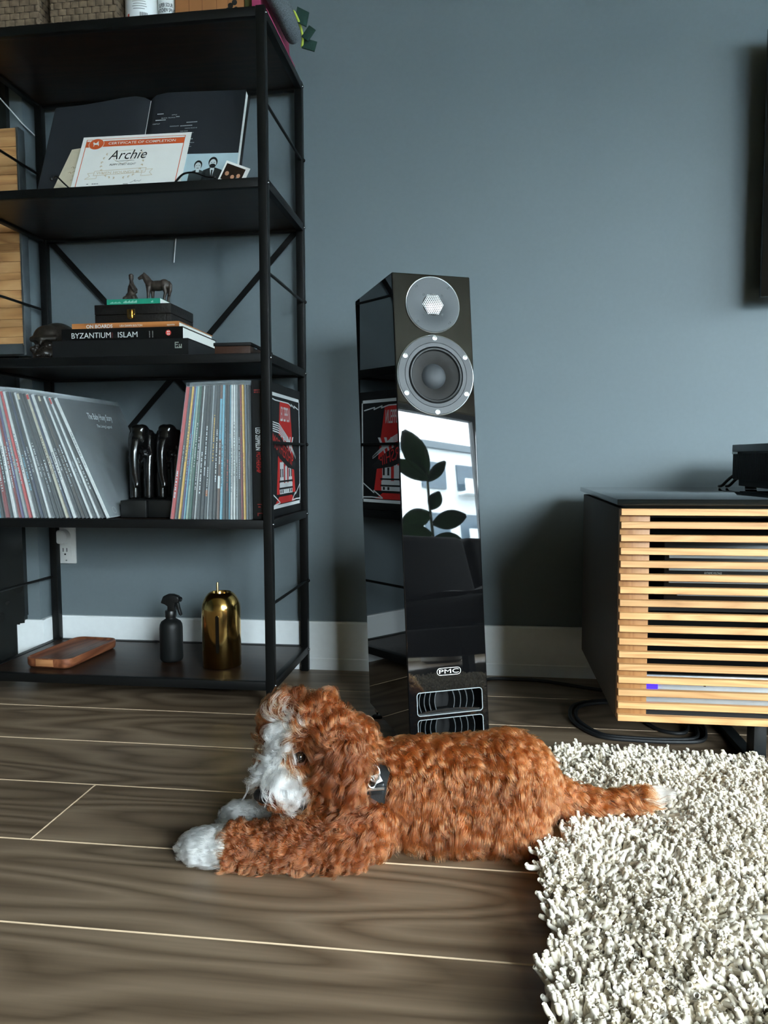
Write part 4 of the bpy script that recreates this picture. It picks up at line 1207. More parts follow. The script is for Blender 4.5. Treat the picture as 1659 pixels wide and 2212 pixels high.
PSH = Sheet((-0.6185, 1.7055, L2 + 0.0012), (1, 0, -0.03), (0.004, 0.030, 0.098))
ph = thing('photograph', 'black and white photo of two smiling people on the shelf', 'photo', PSH.p(0, 0))
part(ph, 'photo_paper', PSH.slab(MB(), -0.075, 0.0535, 0, 0.092, 0.0006), mat('photo_pale', rgb(176, 198, 204), 0.4, var=0.03))
M_HAIR_, M_SKIN_, M_SUIT_, M_PSH = mat('photo_dark', rgb(24, 26, 28), 0.45), mat('photo_face', rgb(196, 206, 206), 0.45), mat('photo_suit', rgb(38, 44, 46), 0.45), mat('photo_shirt', rgb(205, 216, 218), 0.45)
def person_print(a, b, s, man):
    hair, face, suit, feat, shirt = MB(), MB(), MB(), MB(), MB()
    PSH.shape(suit, [(a - 0.022 * s, b - 0.045 * s), (a - 0.020 * s, b - 0.016 * s), (a - 0.006 * s, b - 0.010 * s), (a + 0.006 * s, b - 0.010 * s), (a + 0.021 * s, b - 0.016 * s), (a + 0.025 * s, b - 0.045 * s)], 0.0004)
    part(ph, 'printed_suit', suit, M_SUIT_ if man else mat('photo_dress', rgb(52, 60, 62), 0.45))
    PSH.disc(hair, a, b + 0.003 * s, 0.0098 * s, 0.0125 * s, 0.0006)
    part(ph, 'printed_hair', hair, M_HAIR_)
    PSH.disc(face, a, b - 0.0005 * s, 0.0075 * s, 0.0105 * s, 0.0008)
    PSH.shape(face, [(a - 0.004 * s, b - 0.016 * s), (a + 0.004 * s, b - 0.016 * s), (a + 0.004 * s, b - 0.006 * s), (a - 0.004 * s, b - 0.006 * s)], 0.0007)
    part(ph, 'printed_face', face, M_SKIN_)
    for da in (-0.003, 0.003):
        PSH.quad(feat, a + (da - 0.0013) * s, a + (da + 0.0013) * s, b + 0.001 * s, b + 0.0022 * s, 0.001)
    if man:
        PSH.disc(feat, a, b - 0.0062 * s, 0.0068 * s, 0.0052 * s, 0.00095)
        PSH.quad(feat, a - 0.0016 * s, a + 0.0016 * s, b - 0.042 * s, b - 0.016 * s, 0.0012)
        PSH.shape(shirt, [(a - 0.005 * s, b - 0.013 * s), (a + 0.005 * s, b - 0.013 * s), (a, b - 0.040 * s)], 0.001)
        part(ph, 'printed_shirt', shirt, M_PSH)
    else:
        PSH.quad(feat, a - 0.003 * s, a + 0.003 * s, b - 0.0062 * s, b - 0.005 * s, 0.001)
    part(ph, 'printed_detail', feat, M_HAIR_)
person_print(-0.038, 0.0590, 0.98, False)
person_print(-0.0035, 0.0655, 1.08, True)

OS = Sheet((-0.5685, 1.6885, L2 + 0.0015), (0.92, 0, -0.36), (0.30, 0.28, 0.84))
ip = thing('instant_photo', 'small tilted instant photo with white border', 'photo', OS.p(0, 0))
part(ip, 'photo_paper', OS.slab(MB(), -0.031, 0.027, 0.000, 0.054, 0.0006), M_WHITEP)
p_ = MB(); OS.quad(p_, -0.027, 0.0185, 0.007, 0.048, 0.0003)
part(ip, 'image_area', p_, mat('photo_brown_dark', rgb(38, 24, 18), 0.35, var=0.5, scale=60))
p_ = MB()
for a, b, r in ((-0.0175, 0.024, 0.0045), (-0.003, 0.020, 0.0042), (0.009, 0.027, 0.0042)):
    OS.disc(p_, a, b, r, r * 1.25, 0.0005)
part(ip, 'printed_faces', p_, mat('photo_skin', rgb(190, 138, 108), 0.4))
p_ = MB()
OS.shape(p_, [(0.002, 0.008), (0.0175, 0.008), (0.0165, 0.021), (0.006, 0.022)], 0.0004)
part(ip, 'printed_shirt', p_, mat('photo_blue', rgb(126, 146, 160), 0.4))
# ---------------- third tier
def hard_book(name, label, x0, x1, y0_, y1_, z0, z1, cover, spine_at='front', pages=True, over=0.002, th=0.0018):
    """a closed book lying flat, spine towards the room"""
    t_ = thing(name, label, 'book', ((x0 + x1) / 2, (y0_ + y1_) / 2, z0))
    cv = MB()
    cv.box(x0, x1, y0_, y1_, z0, z0 + th).box(x0, x1, y0_, y1_, z1 - th, z1).box(x0, x1, y0_, y0_ + th, z0 + th, z1 - th)
    part(t_, 'cover', cv, cover)
    part(t_, 'page_block', MB().box(x0 + over, x1 - over, y0_ + th, y1_ - over, z0 + th, z1 - th), M_PAPER)
    return t_
FX, FZ = (1, 0, 0), (0, 0, 1)
M_BKBLACK = mat('matte_black_cloth', rgb(18, 19, 19), 0.65, var=0.05, spec=0.2)
bb = hard_book('black_book', 'thick matte black book at the bottom of the book pile', -0.992, -0.6655, 1.668, 1.935, L3, L3 + 0.0395, M_BKBLACK, over=0.001)
bb.children[1].data.materials[0] = mat('black_page_edge', rgb(30, 32, 34), 0.7)
px_ = MB()
glyph = ["1.....", "1...11", "1.1..1", "111.11", "1.1.11", "1111.1"]
for r, row_ in enumerate(["1111...", "1......", "111.1.1", "1...1.1", "1.1.111", "1111111"]):
    for c, ch in enumerate(row_):
        if ch == '1':
            px_.box(-0.6965 + c * 0.0024, -0.6965 + c * 0.0024 + 0.0016, 1.6676, 1.668, L3 + 0.0295 - r * 0.0024, L3 + 0.0295 - r * 0.0024 + 0.0016)
part(bb, 'dotted_emblem', px_, mat('print_dots', rgb(190, 200, 186), 0.6))
z_ = L3 + 0.0397
by = hard_book('art_book', 'black hardback lettered BYZANTIUM AND ISLAM in the book pile', -0.9825, -0.6875, 1.6925, 1.912, z_, z_ + 0.0305, mat('gloss_black_jacket', rgb(13, 13, 13), 0.35, spec=0.3))
p_ = MB().text('BYZANTIUM', (-0.9575, 1.6921, z_ + 0.0085), FX, FZ, 0.0125, fit=0.0965).text('ISLAM', (-0.8435, 1.6921, z_ + 0.0085), FX, FZ, 0.0125, fit=0.0475)
part(by, 'title', p_, mat('print_white', rgb(210, 212, 208)))
part(by, 'small_title', MB().text('AND', (-0.8555, 1.6921, z_ + 0.007), (0, 0, 1), (-1, 0, 0), 0.005, fit=0.0135), mat('print_maroon', rgb(96, 40, 36), 0.6))
p_ = MB()
for xx in (-0.768, -0.7605):
    for k in range(6):
        p_.box(xx, xx + 0.0022, 1.6921, 1.6925, z_ + 0.007 + k * 0.0026, z_ + 0.0085 + k * 0.0026)
part(by, 'editors_print', p_, mat('print_greyer', rgb(140, 140, 136), 0.7))
part(by, 'red_seal', MB().cyl((-0.7215, 1.6919, z_ + 0.0165), (-0.7215, 1.6925, z_ + 0.0165), 0.0063, 22), mat('seal_red', rgb(206, 62, 54), 0.5))
p_ = MB()
for dx, dz, a_, b_ in ((-0.003, 0.001, 0.0024, 0.003), (0.0008, 0.001, 0.0024, 0.003), (-0.003, -0.0042, 0.0024, 0.003), (0.0008, -0.0042, 0.0024, 0.003)):
    p_.box(-0.7215 + dx, -0.7215 + dx + a_, 1.6916, 1.6919, z_ + 0.0165 + dz, z_ + 0.0165 + dz + b_)
part(by, 'seal_print', p_, MATS['print_white'])
z_ += 0.0307
ob = hard_book('cook_book', 'slim orange-brown book lettered ON BOARDS in the book pile', -0.9665, -0.7035, 1.711, 1.93, z_, z_ + 0.0150, wood('wood_print_jacket', [(0, rgb(140, 82, 40)), (0.5, rgb(178, 112, 60)), (1, rgb(196, 130, 76))], stretch=8, freq=5, scale=3, rough=0.4, fine=0.3, bump=0.0, perobj=False))
part(ob, 'title', MB().text('ON BOARDS', (-0.9305, 1.7106, z_ + 0.0036), FX, FZ, 0.0082, fit=0.065), MATS['print_white'])
part(ob, 'author', MB().text('LISA DAWN BOLTON', (-0.8475, 1.7106, z_ + 0.0052), FX, FZ, 0.0048, fit=0.055), MATS['print_white'])
part(ob, 'imprint', MB().text('appetite', (-0.7325, 1.7106, z_ + 0.0042), FX, FZ, 0.0052, fit=0.019), MATS['print_white'])
z_ += 0.0152
lb = thing('leather_box', 'black leather box with brass clasp on the book pile', 'box', (-0.827, 1.805, z_))
M_CROC = mat('black_leather', rgb(22, 19, 17), 0.4, var=0.2, scale=220, bump=0.5)
part(lb, 'base', MB().box(-0.9215, -0.7325, 1.735, 1.873, z_, z_ + 0.0225), M_CROC, bevel=0.0015)
part(lb, 'lid', MB().box(-0.9218, -0.7322, 1.7345, 1.8733, z_ + 0.0232, z_ + 0.0465), M_CROC, bevel=0.0015)
M_BRASS = mat('brass', rgb(206, 168, 110), 0.22, 1.0)
cl = part(lb, 'clasp', MB().prism([(-0.0095, 0.012), (0.0095, 0.012), (0.0095, -0.007), (0.0055, -0.011), (-0.0055, -0.011), (-0.0095, -0.007)], (-0.8305, 1.7335, z_ + 0.0225), FX, FZ, (0, 0.0012, 0)), M_BRASS)
part(cl, 'tongue', MB().box(-0.834, -0.827, 1.7305, 1.7335, z_ + 0.0140, z_ + 0.0335), M_BRASS, bevel=0.0006)
part(cl, 'hinge_bar', MB().box(-0.8395, -0.8215, 1.7318, 1.7335, z_ + 0.0215, z_ + 0.0235), M_BRASS)
z_ += 0.0467
tb_ = hard_book('teal_book', 'small teal paperback on top of the leather box', -0.8985, -0.7650, 1.751, 1.873, z_, z_ + 0.0150, mat('teal_cover', rgb(34, 140, 112), 0.4), over=0.0004, th=0.0006)
p_ = MB()
for a0, a1, hh_ in ((-0.890, -0.862, 0.0028), (-0.8565, -0.822, 0.0045), (-0.7875, -0.7815, 0.0045)):
    n = int((a1 - a0) / 0.0028)
    for i in range(max(2, n)):
        w = (a1 - a0) / max(2, n)
        p_.box(a0 + i * w, a0 + (i + 0.6) * w, 1.7506, 1.751, z_ + 0.0055, z_ + 0.0055 + hh_ * (0.7 + 0.3 * ((i * 7) % 3)))
part(tb_, 'title_print', p_, mat('print_teal_pale', rgb(170, 205, 188), 0.6))
z_ += 0.0152
# figurines
M_BRONZE = mat('dark_bronze', rgb(58, 50, 44), 0.5, 0.2, var=0.35, scale=120, bump=0.3)
h = MB(); hx, hy = -0.8, 1.805
T = lambda pts, rs, n=10: h.tube([(hx + a, hy + b, z_ + c) for a, b, c in pts], rs, n)
h.ball((hx + 0.006, hy, z_ + 0.0405), (0.0235, 0.0115, 0.0125), 16, 10)
h.ball((hx + 0.023, hy, z_ + 0.0425), (0.0135, 0.0115, 0.0135), 16, 10)
h.ball((hx - 0.013, hy, z_ + 0.0425), (0.0115, 0.0105, 0.0135), 16, 10)
T([(-0.014, 0, 0.045), (-0.022, 0, 0.055), (-0.027, -0.001, 0.0635), (-0.0295, -0.001, 0.0655)], [0.0095, 0.0078, 0.0062, 0.0055])
T([(-0.0285, -0.001, 0.0655), (-0.036, -0.003, 0.0610), (-0.0415, -0.004, 0.0575)], [0.0056, 0.0045, 0.0035])
for dy_ in (-0.003, 0.003):
    T([(-0.0275, dy_, 0.069), (-0.0265, dy_ * 1.2, 0.0745)], [0.0022, 0.0009], 6)
T([(-0.027, 0, 0.070), (-0.018, 0, 0.062), (-0.011, 0, 0.053)], [0.003, 0.0032, 0.003], 8)
for (a, b, c) in ((-0.0145, -0.006, -0.0165), (-0.010, 0.006, -0.0095), (0.024, -0.006, 0.0245), (0.0275, 0.006, 0.0300)):
    T([(a, b, 0.038), ((a + c) / 2 + (0.004 if a > 0 else 0), b, 0.0215), (c, b, 0.0105), (c, b, 0.0035)], [0.0068, 0.0042, 0.0031, 0.0034])
    T([(c, b, 0.0042), (c - 0.0015, b, 0.0008)], [0.0042, 0.0052])
T([(0.034, 0, 0.050), (0.0385, 0, 0.042), (0.0375, 0, 0.027), (0.034, 0, 0.016)], [0.003, 0.0045, 0.0045, 0.002])
solo_me = remesh(h, 0.0013, 2)
ho = put(None, 'horse_figurine', solo_me, M_BRONZE); tag(ho, 'dark standing horse figurine on the teal book', 'figurine')
h = MB(); hx, hy = -0.8625, 1.803
h.ball((hx + 0.001, hy, z_ + 0.014), (0.0145, 0.012, 0.0145), 14, 9)
h.ball((hx + 0.003, hy, z_ + 0.031), (0.0105, 0.0095, 0.0165), 14, 9)
h.ball((hx + 0.002, hy, z_ + 0.0605), (0.0058, 0.006, 0.0075), 12, 8)
h.ball((hx + 0.002, hy, z_ + 0.0665), (0.0062, 0.006, 0.0048), 12, 8)
T([(0.002, 0, 0.055), (0.003, 0, 0.046), (0.003, 0, 0.04)], [0.0042, 0.006, 0.0095])
for s_ in (-1, 1):
    T([(0.003, s_ * 0.008, 0.045), (0.010, s_ * 0.010, 0.034), (0.012, s_ * 0.004, 0.026)], [0.0042, 0.0038, 0.003], 8)
    T([(-0.002, s_ * 0.006, 0.014), (-0.012, s_ * 0.009, 0.010), (-0.0125, s_ * 0.009, 0.002)], [0.007, 0.006, 0.0055], 8)
    T([(0.008, s_ * 0.006, 0.016), (0.0115, s_ * 0.007, 0.008), (0.011, s_ * 0.007, 0.002)], [0.006, 0.005, 0.005], 8)
fo = put(None, 'man_figurine', remesh(h, 0.0013, 2), M_BRONZE); tag(fo, 'dark seated man figurine facing the horse on the teal book', 'figurine')

# carved skull
sk_ = MB(); kx, ky, kz = -1.0655, 1.785, L3
sk_.ball((kx + 0.006, ky + 0.030, kz + 0.066), (0.043, 0.057, 0.0415), 24, 14)
sk_.ball((kx, ky - 0.012, kz + 0.064), (0.036, 0.028, 0.032), 20, 12)
for s_ in (-1, 1):
    sk_.ball((kx + s_ * 0.030, ky - 0.020, kz + 0.036), (0.010, 0.017, 0.009), 12, 8)
    sk_.tube([(kx + s_ * 0.028, ky - 0.018, kz + 0.030), (kx + s_ * 0.022, ky - 0.028, kz + 0.012)], [0.009, 0.008], 10)
sk_.tube([(kx - 0.034, ky - 0.028, kz + 0.060), (kx, ky - 0.040, kz + 0.058), (kx + 0.034, ky - 0.028, kz + 0.060)], [0.007, 0.0085, 0.007], 10)
sk_.ball((kx, ky - 0.022, kz + 0.024), (0.023, 0.022, 0.018), 16, 10)
sk_.ball((kx, ky - 0.016, kz + 0.0075), (0.026, 0.026, 0.0078), 16, 10)
sk_.tube([(kx, ky - 0.040, kz + 0.055), (kx, ky - 0.046, kz + 0.043)], [0.005, 0.004], 8)
sme = remesh(sk_, 0.0026, 3)
holes = []
for s_ in (-1, 1):
    holes.append(MB().ball((kx + s_ * 0.0165, ky - 0.042, kz + 0.046), (0.0115, 0.020, 0.0105), 18, 12).mesh('e', [M_BLK]))
holes.append(MB().tube([(kx, ky - 0.062, kz + 0.036), (kx, ky - 0.028, kz + 0.034)], [0.0065, 0.0055], 10).mesh('n', [M_BLK]))
sme = cut(sme, holes)
for p in sme.polygons:
    p.use_smooth = True
    p.material_index = 0
sme.materials.clear()
skull = thing('skull', 'dark carved skull beside the book pile', 'skull', (kx, ky, kz))
put(skull, 'cranium', sme, mat('carved_dark_wood', rgb(38, 33, 28), 0.38, var=0.4, scale=90, bump=0.5))
for k in range(-4, 5):
    a = k * 0.21
    for zz_, hh_ in ((kz + 0.0195, 0.0052), (kz + 0.0125, 0.0048)):
        part(skull, 'tooth', MB().ball((kx + 0.0215 * math.sin(a), ky - 0.024 - 0.0215 * math.cos(a) + 0.0015, zz_), (0.0022, 0.0022, hh_ * 0.62), 8, 6), MATS['carved_dark_wood'])

tr = thing('brown_case', 'low brown case with dark lid at the end of the third tier', 'box', (-0.57, 1.78, L3))
part(tr, 'case', MB().box(-0.6125, -0.5290, 1.692, 1.865, L3, L3 + 0.0225), mat('brown_leatherette', rgb(62, 38, 26), 0.5, scale=300, bump=0.1), bevel=0.001)
part(tr, 'lid', MB().box(-0.6150, -0.5265, 1.690, 1.868, L3 + 0.0228, L3 + 0.0305), M_BLK, bevel=0.0015)
part(tr, 'silver_catch', MB().box(-0.5266, -0.5258, 1.712, 1.735, L3 + 0.019, L3 + 0.0215), M_SIL)

# ---------------- bottom tier
TC, ta = Vector((-1.046, 1.808, L5)), math.radians(-3.5)
tu, tv_ = Vector((math.cos(ta), math.sin(ta), 0)), Vector((-math.sin(ta), math.cos(ta), 0))
M_ACAC = wood('acacia', [(0, rgb(84, 44, 26)), (0.5, rgb(112, 64, 40)), (1, rgb(136, 84, 54))], along='y', stretch=8, freq=6, scale=2.5, rough=0.42, fine=0.3, bump=0.05, perobj=False)
tray = thing('serving_tray', 'rounded acacia wood serving tray with pale inlay on the bottom shelf', 'tray', TC, (0, 0, ta))
def tray_ring(inset, z, n=6):
    return [Vector((a, b, z)) for a, b in rrect(-0.062 + inset, 0.062 - inset, -0.115 + inset, 0.115 - inset, max(0.004, 0.026 - inset), n)]
rings = [tray_ring(0.006, 0.0), tray_ring(0.0015, 0.004), tray_ring(0.0, 0.010), tray_ring(0.0, 0.021), tray_ring(0.0015, 0.0235), tray_ring(0.0045, 0.0235), tray_ring(0.007, 0.0205), tray_ring(0.012, 0.0185)]
n = len(rings[0]); tm_ = MB()
tm_.add([p for r in rings for p in r], [(k * n + i, k * n + (i + 1) % n, (k + 1) * n + (i + 1) % n, (k + 1) * n + i) for k in range(len(rings) - 1) for i in range(n)] + [tuple(reversed(range(n))), tuple((len(rings) - 1) * n + i for i in range(n))], 0, True)
part(tray, 'tray_body', tm_, M_ACAC, world=False, angle=30)
part(tray, 'inlay', MB().box(-0.027, 0.020, -0.1153, -0.1135, 0.0045, 0.0215), wood('pale_inlay', [(0, rgb(150, 98, 60)), (1, rgb(186, 132, 88))], stretch=8, freq=4, scale=4, rough=0.45, perobj=False), world=False, bevel=0.0005)

sb = thing('spray_mister', 'matte black trigger spray bottle on the bottom shelf', 'spray bottle', (-0.779, 1.80, L5))
cx_, cy_ = -0.779, 1.80
M_MBLK = mat('soft_black_bottle', rgb(18, 20, 20), 0.5, var=0.03, spec=0.3)
M_PBLK = mat('black_plastic', rgb(16, 17, 18), 0.35)
part(sb, 'bottle_body', MB().lathe([(0.022, 0), (0.0265, 0.003), (0.0283, 0.008), (0.0283, 0.083), (0.0272, 0.092), (0.0235, 0.0995), (0.0165, 0.104), (0.0128, 0.106), (0.0115, 0.109), (0.0115, 0.114), (0, 0.114)], 40, (cx_, cy_, L5)), M_MBLK)
part(sb, 'collar', MB().lathe([(0.0135, 0.110), (0.0142, 0.112), (0.0142, 0.1245), (0.0130, 0.127), (0, 0.127)], 28, (cx_, cy_, L5)), M_PBLK)
hd = part(sb, 'spray_head', MB().prism([(-0.010, 0.126), (0.009, 0.126), (0.009, 0.137), (0.0105, 0.147), (0.0165, 0.147), (0.0195, 0.150), (0.0205, 0.158), (0.018, 0.163), (0.004, 0.168), (-0.010, 0.168), (-0.020, 0.163), (-0.0255, 0.150), (-0.0265, 0.146), (-0.016, 0.1425), (-0.009, 0.138)], (cx_ + 0.004, cy_ - 0.009, L5), (1, 0, 0), (0, 0, 1), (0, 0.018, 0)), M_PBLK, bevel=0.003)
part(sb, 'nozzle', MB().lathe([(0.0062, 0), (0.0062, 0.004), (0.003, 0.0045), (0.002, 0.003), (0, 0.003)], 18, (cx_ + 0.0235, cy_, L5 + 0.1555), (1, -0.3, 0)), M_PBLK)
part(sb, 'trigger', MB().prism([(0.013, 0.148), (0.019, 0.147), (0.0215, 0.134), (0.0265, 0.117), (0.0245, 0.114), (0.020, 0.117), (0.0155, 0.128), (0.012, 0.140)], (cx_ + 0.003, cy_ - 0.0055, L5), (1, 0, 0), (0, 0, 1), (0, 0.011, 0)), M_PBLK, bevel=0.002)

gd = thing('brass_can', 'polished brass watering can with domed body on the bottom shelf', 'watering can', (-0.6395, 1.776, L5))
cx_, cy_ = -0.6395, 1.776
M_GOLD = mat('polished_brass', (0.72, 0.46, 0.15, 1), 0.16, 1.0, var=0.04, scale=15)
part(gd, 'can_body', MB().lathe([(0.0455, 0), (0.0468, 0.0012), (0.0468, 0.140), (0.0462, 0.147), (0.0445, 0.154), (0.0412, 0.1625), (0.0365, 0.1705), (0.0315, 0.1765), (0.0268, 0.180), (0.0250, 0.1806), (0.0240, 0.1795), (0.0240, 0.165), (0.0, 0.164)], 64, (cx_, cy_, L5)), M_GOLD, angle=50)
part(gd, 'well', MB().lathe([(0.0238, 0.168), (0.0, 0.168)], 40, (cx_, cy_, L5)), M_BLK)
part(gd, 'spout', MB().lathe([(0.0030, 0.12), (0.0030, 0.2010), (0.0024, 0.2028), (0.0, 0.2032)], 16, (cx_ - 0.010, cy_ + 0.006, L5)), M_GOLD)
slot = MB()  # upright reflection in the brass, laid on as a dark slit
po_ = rrect(-0.0042, 0.0042, 0.040, 0.131, 0.0041)
slot.prism(po_, (cx_ + 0.006, cy_ - 0.0475, L5), FX, FZ, (0, 0.0035, 0))
refl = part(gd, 'slit_reflection', slot, mat('dark_reflection', rgb(20, 16, 10), 0.25, 0.3))
# ================================================================== records and bookends on the fourth tier
RS = 0.300                                   # jacket size
REC_Y0 = 1.652
M_SLEEVE = mat('clear_outer_sleeve', rgb(206, 216, 220), rough=0.12, var=0.05, scale=30, alpha=0.22)
PALETTE = {
    'white': rgb(214, 218, 216), 'cream': rgb(196, 188, 164), 'pale grey': rgb(158, 164, 166), 'grey': rgb(96, 104, 108), 'dark grey': rgb(52, 57, 60), 'black': rgb(20, 21, 23),
    'red': rgb(196, 48, 44), 'deep red': rgb(140, 26, 30), 'pink': rgb(190, 88, 108), 'orange': rgb(200, 112, 44), 'yellow': rgb(226, 178, 62), 'green': rgb(30, 94, 74), 'pale green': rgb(150, 178, 160),
    'blue': rgb(58, 104, 150), 'light blue': rgb(112, 176, 198), 'navy': rgb(36, 46, 76), 'purple': rgb(92, 72, 126), 'brown': rgb(104, 70, 54), 'dark brown': rgb(56, 42, 36)}
def ordinal(n):
    w = 'first second third fourth fifth sixth seventh eighth ninth tenth eleventh twelfth thirteenth fourteenth fifteenth sixteenth seventeenth eighteenth nineteenth twentieth'.split()
    t_ = ['', '', 'twenty-', 'thirty-']
    return w[n - 1] if n <= 20 else (t_[n // 10] + w[n % 10 - 1] if n % 10 else {30: 'thirtieth', 40: 'fortieth'}[n])
def spine_mat(col):
    return mat('jacket_' + col.replace(' ', '_'), PALETTE[col], 0.45, var=0.12, scale=120)
def record(xb, lean, t_, col, label, group, marks=None, sleeve=True, size=RS, dy=0.0, wear=True):
    """a jacket standing on its edge: xb = right foot of the spine, lean > 0 tips the top to the left"""
    r = thing('record', label, 'record', (xb, REC_Y0 + dy, L4 + 0.0006 + (t_ + 0.0006) * max(0.0, math.sin(lean)) + 0.0006 * max(0.0, -math.sin(lean))), (0, -lean, 0), group)
    y0_, y1_ = 0.0, size
    part(r, 'jacket', MB().box(-t_, 0, y0_, y1_, 0, size), spine_mat(col), world=False, bevel=min(0.0006, t_ * 0.2), seg=1)
    if sleeve:
        s_ = MB()
        e = 0.0004
        s_.add([(-t_ - e, -0.0008, 0), (-t_ - e, -0.0008, size + 0.009), (-t_ - e, y1_ + 0.001, size + 0.009), (-t_ - e, y1_ + 0.001, 0)], [(0, 1, 2, 3)])
        s_.add([(e, -0.0008, 0), (e, -0.0008, size + 0.011), (e, y1_ + 0.001, size + 0.011), (e, y1_ + 0.001, 0)], [(3, 2, 1, 0)])
        s_.add([(-t_ - e, -0.0008, 0), (e, -0.0008, 0), (e, -0.0008, size + 0.002), (-t_ - e, -0.0008, size + 0.002)], [(0, 1, 2, 3)])
        part(r, 'outer_sleeve', s_, M_SLEEVE, world=False)
    if marks:
        for mcol, spans in marks:
            m_ = MB()
            for z0, z1 in spans:
                m_.add([(-t_ * (0.70 if z1 - z0 < 0.008 else 0.98), -0.0005, z0), (-t_ * (0.30 if z1 - z0 < 0.008 else 0.02), -0.0005, z0), (-t_ * (0.30 if z1 - z0 < 0.008 else 0.02), -0.0005, z1), (-t_ * (0.70 if z1 - z0 < 0.008 else 0.98), -0.0005, z1)], [(0, 1, 2, 3)])
            part(r, 'spine_print', m_, spine_mat(mcol), world=False)
    return r
def title_marks(z0, z1, seed):
    """illegible small lettering running down a spine"""
    rr = random.Random(seed)
    out, z = [], z1
    while z > z0:
        L = rr.uniform(0.0015, 0.0045)
        out.append((z - L, z))
        z -= L + rr.choice((0.0012, 0.0012, 0.004))
    return out

# leaning row: from the cover on show leftwards
left = [('white', 0.0062, None), ('black', 0.0042, 'white'), ('white', 0.0034, None), ('dark grey', 0.0036, 'pale grey'), ('white', 0.0036, None), ('black', 0.0040, 'white'), ('dark brown', 0.0042, 'pale grey'), ('black', 0.0038, 'white'),
        ('white', 0.0056, 'grey'), ('navy', 0.0030, 'white'), ('cream', 0.0046, 'brown'), ('black', 0.0050, 'white'), ('black', 0.0042, 'pale grey'), ('dark grey', 0.0046, 'white'), ('white', 0.0034, None), ('black', 0.0040, 'pale grey'),
        ('navy', 0.0038, 'white'), ('dark grey', 0.0046, 'light blue'), ('white', 0.0048, 'grey'), ('red', 0.0034, 'white'), ('pale grey', 0.0042, 'red'), ('purple', 0.0030, 'white'), ('deep red', 0.0036, 'white'), ('white', 0.0048, 'grey'), ('black', 0.0034, 'white'),
        ('deep red', 0.0070, 'white'), ('black', 0.0036, 'light blue'), ('light blue', 0.0036, 'white'), ('white', 0.0042, 'black'), ('pale grey', 0.0042, 'black'), ('white', 0.0040, 'black'), ('black', 0.0036, 'white'), ('dark grey', 0.0040, 'white'), ('white', 0.0040, None), ('grey', 0.0040, 'white'), ('black', 0.004, None), ('white', 0.004, None), ('navy', 0.004, None), ('black', 0.004, None), ('grey', 0.004, None)]
GL, GR = 'records leaning at the shelf end', 'records standing beside the bookends'
x_, lean_ = -0.8565, math.radians(23.6)
accent = {2: ('red', [(0.283, 0.298)]), 6: ('cream', [(0.286, 0.298)]), 10: ('red', [(0.287, 0.298)]), 13: ('cream', [(0.284, 0.298)])}
k = 0
for col, t_, mk in left:
    t_ *= 1.18
    if x_ - t_ < -1.142:
        break
    k += 1
    lean_ = math.asin(0.400 - 0.28 * (-0.8565 - x_) / 0.2785)
    marks = []
    if mk:
        a_ = 0.06 + (k * 37 % 60) / 1000
        marks.append((mk, title_marks(a_, a_ + 0.05 + (k * 13 % 50) / 1000, k)))
    if k - 1 in accent:
        marks.append(accent[k - 1])
    if k == 1:
        lab = 'record with grey portrait cover facing the elephants'
    else:
        lab = f'{col}-spined record, {ordinal(k)} from the elephants in the leaning row'
    r = record(x_, lean_, t_, col, lab, GL, marks, dy=0.0015 * ((k * 5) % 4) / 3)
    if k == 1:
        first_rec, first_t = r, t_
    x_ -= (t_ / math.cos(lean_) + 0.0014 + 0.0004 * ((k * 7) % 3)) / 0.690
# the cover on show: soft grey shapes and script
t = NT('grey_portrait_print')
tc = t.n('TexCoord'); n1 = t.n('TexNoise'); n1.inputs['Scale'].default_value = 7.0; n1.inputs['Detail'].default_value = 4; n1.inputs['Distortion'].default_value = 0.8
t.l(tc.outputs['Object'], n1.inputs['Vector'])
sx = t.n('SeparateXYZ'); t.l(tc.outputs['Object'], sx.inputs[0])
lowz = t.math('SUBTRACT', 0.62, t.math('MULTIPLY', sx.outputs['Z'], 2.6))
ny = t.math('SUBTRACT', t.math('MULTIPLY', t.math('ABSOLUTE', t.math('SUBTRACT', sx.outputs['Y'], 0.15)), 2.2), 0.22)
f = t.math('ADD', t.math('MULTIPLY', t.math('MAXIMUM', lowz, 0.0), 0.55), t.math('MULTIPLY', t.math('MAXIMUM', ny, 0.0), 1.4))
f = t.math('ADD', f, t.math('MULTIPLY', t.math('SUBTRACT', n1.outputs['Fac'], 0.5), 0.55))
t.l(t.ramp(f, [(0.05, rgb(30, 33, 35)), (0.35, rgb(84, 92, 96)), (0.75, rgb(150, 160, 164))]).outputs[0], t.p.inputs['Base Color'])
t.setp(Roughness=0.4)
cvm = MB().add([(0.0001, 0.0005, 0.0005), (0.0001, RS - 0.0005, 0.0005), (0.0001, RS - 0.0005, RS - 0.0005), (0.0001, 0.0005, RS - 0.0005)], [(0, 1, 2, 3)])
part(first_rec, 'cover_print', cvm, t.m, world=False, label='grey portrait cover with white script')
part(first_rec, 'cover_title', MB().text('The Baby Huey Story', (0.0008, 0.105, 0.246), (0, 1, 0), (0, 0, 1), 0.022, fit=0.120).text('The Living Legend', (0.0008, 0.130, 0.228), (0, 1, 0), (0, 0, 1), 0.010, fit=0.075), mat('print_pale', rgb(200, 204, 206)), world=False)
part(first_rec, 'spine_title', MB().text('THE BABY HUEY STORY', (-0.0046, -0.0006, 0.215), (0, 0, -1), (1, 0, 0), 0.0030, fit=0.09), M_INK, world=False)
rg = MB(); Sheet((0.0006, 0.035, 0.016), (0, 1, 0), (0, 0, 1)).ring(rg, 0, 0, 0.0072, 0.0082, 0.0)
part(first_rec, 'label_ring', rg, mat('print_greyer', rgb(140, 140, 136)), world=False)

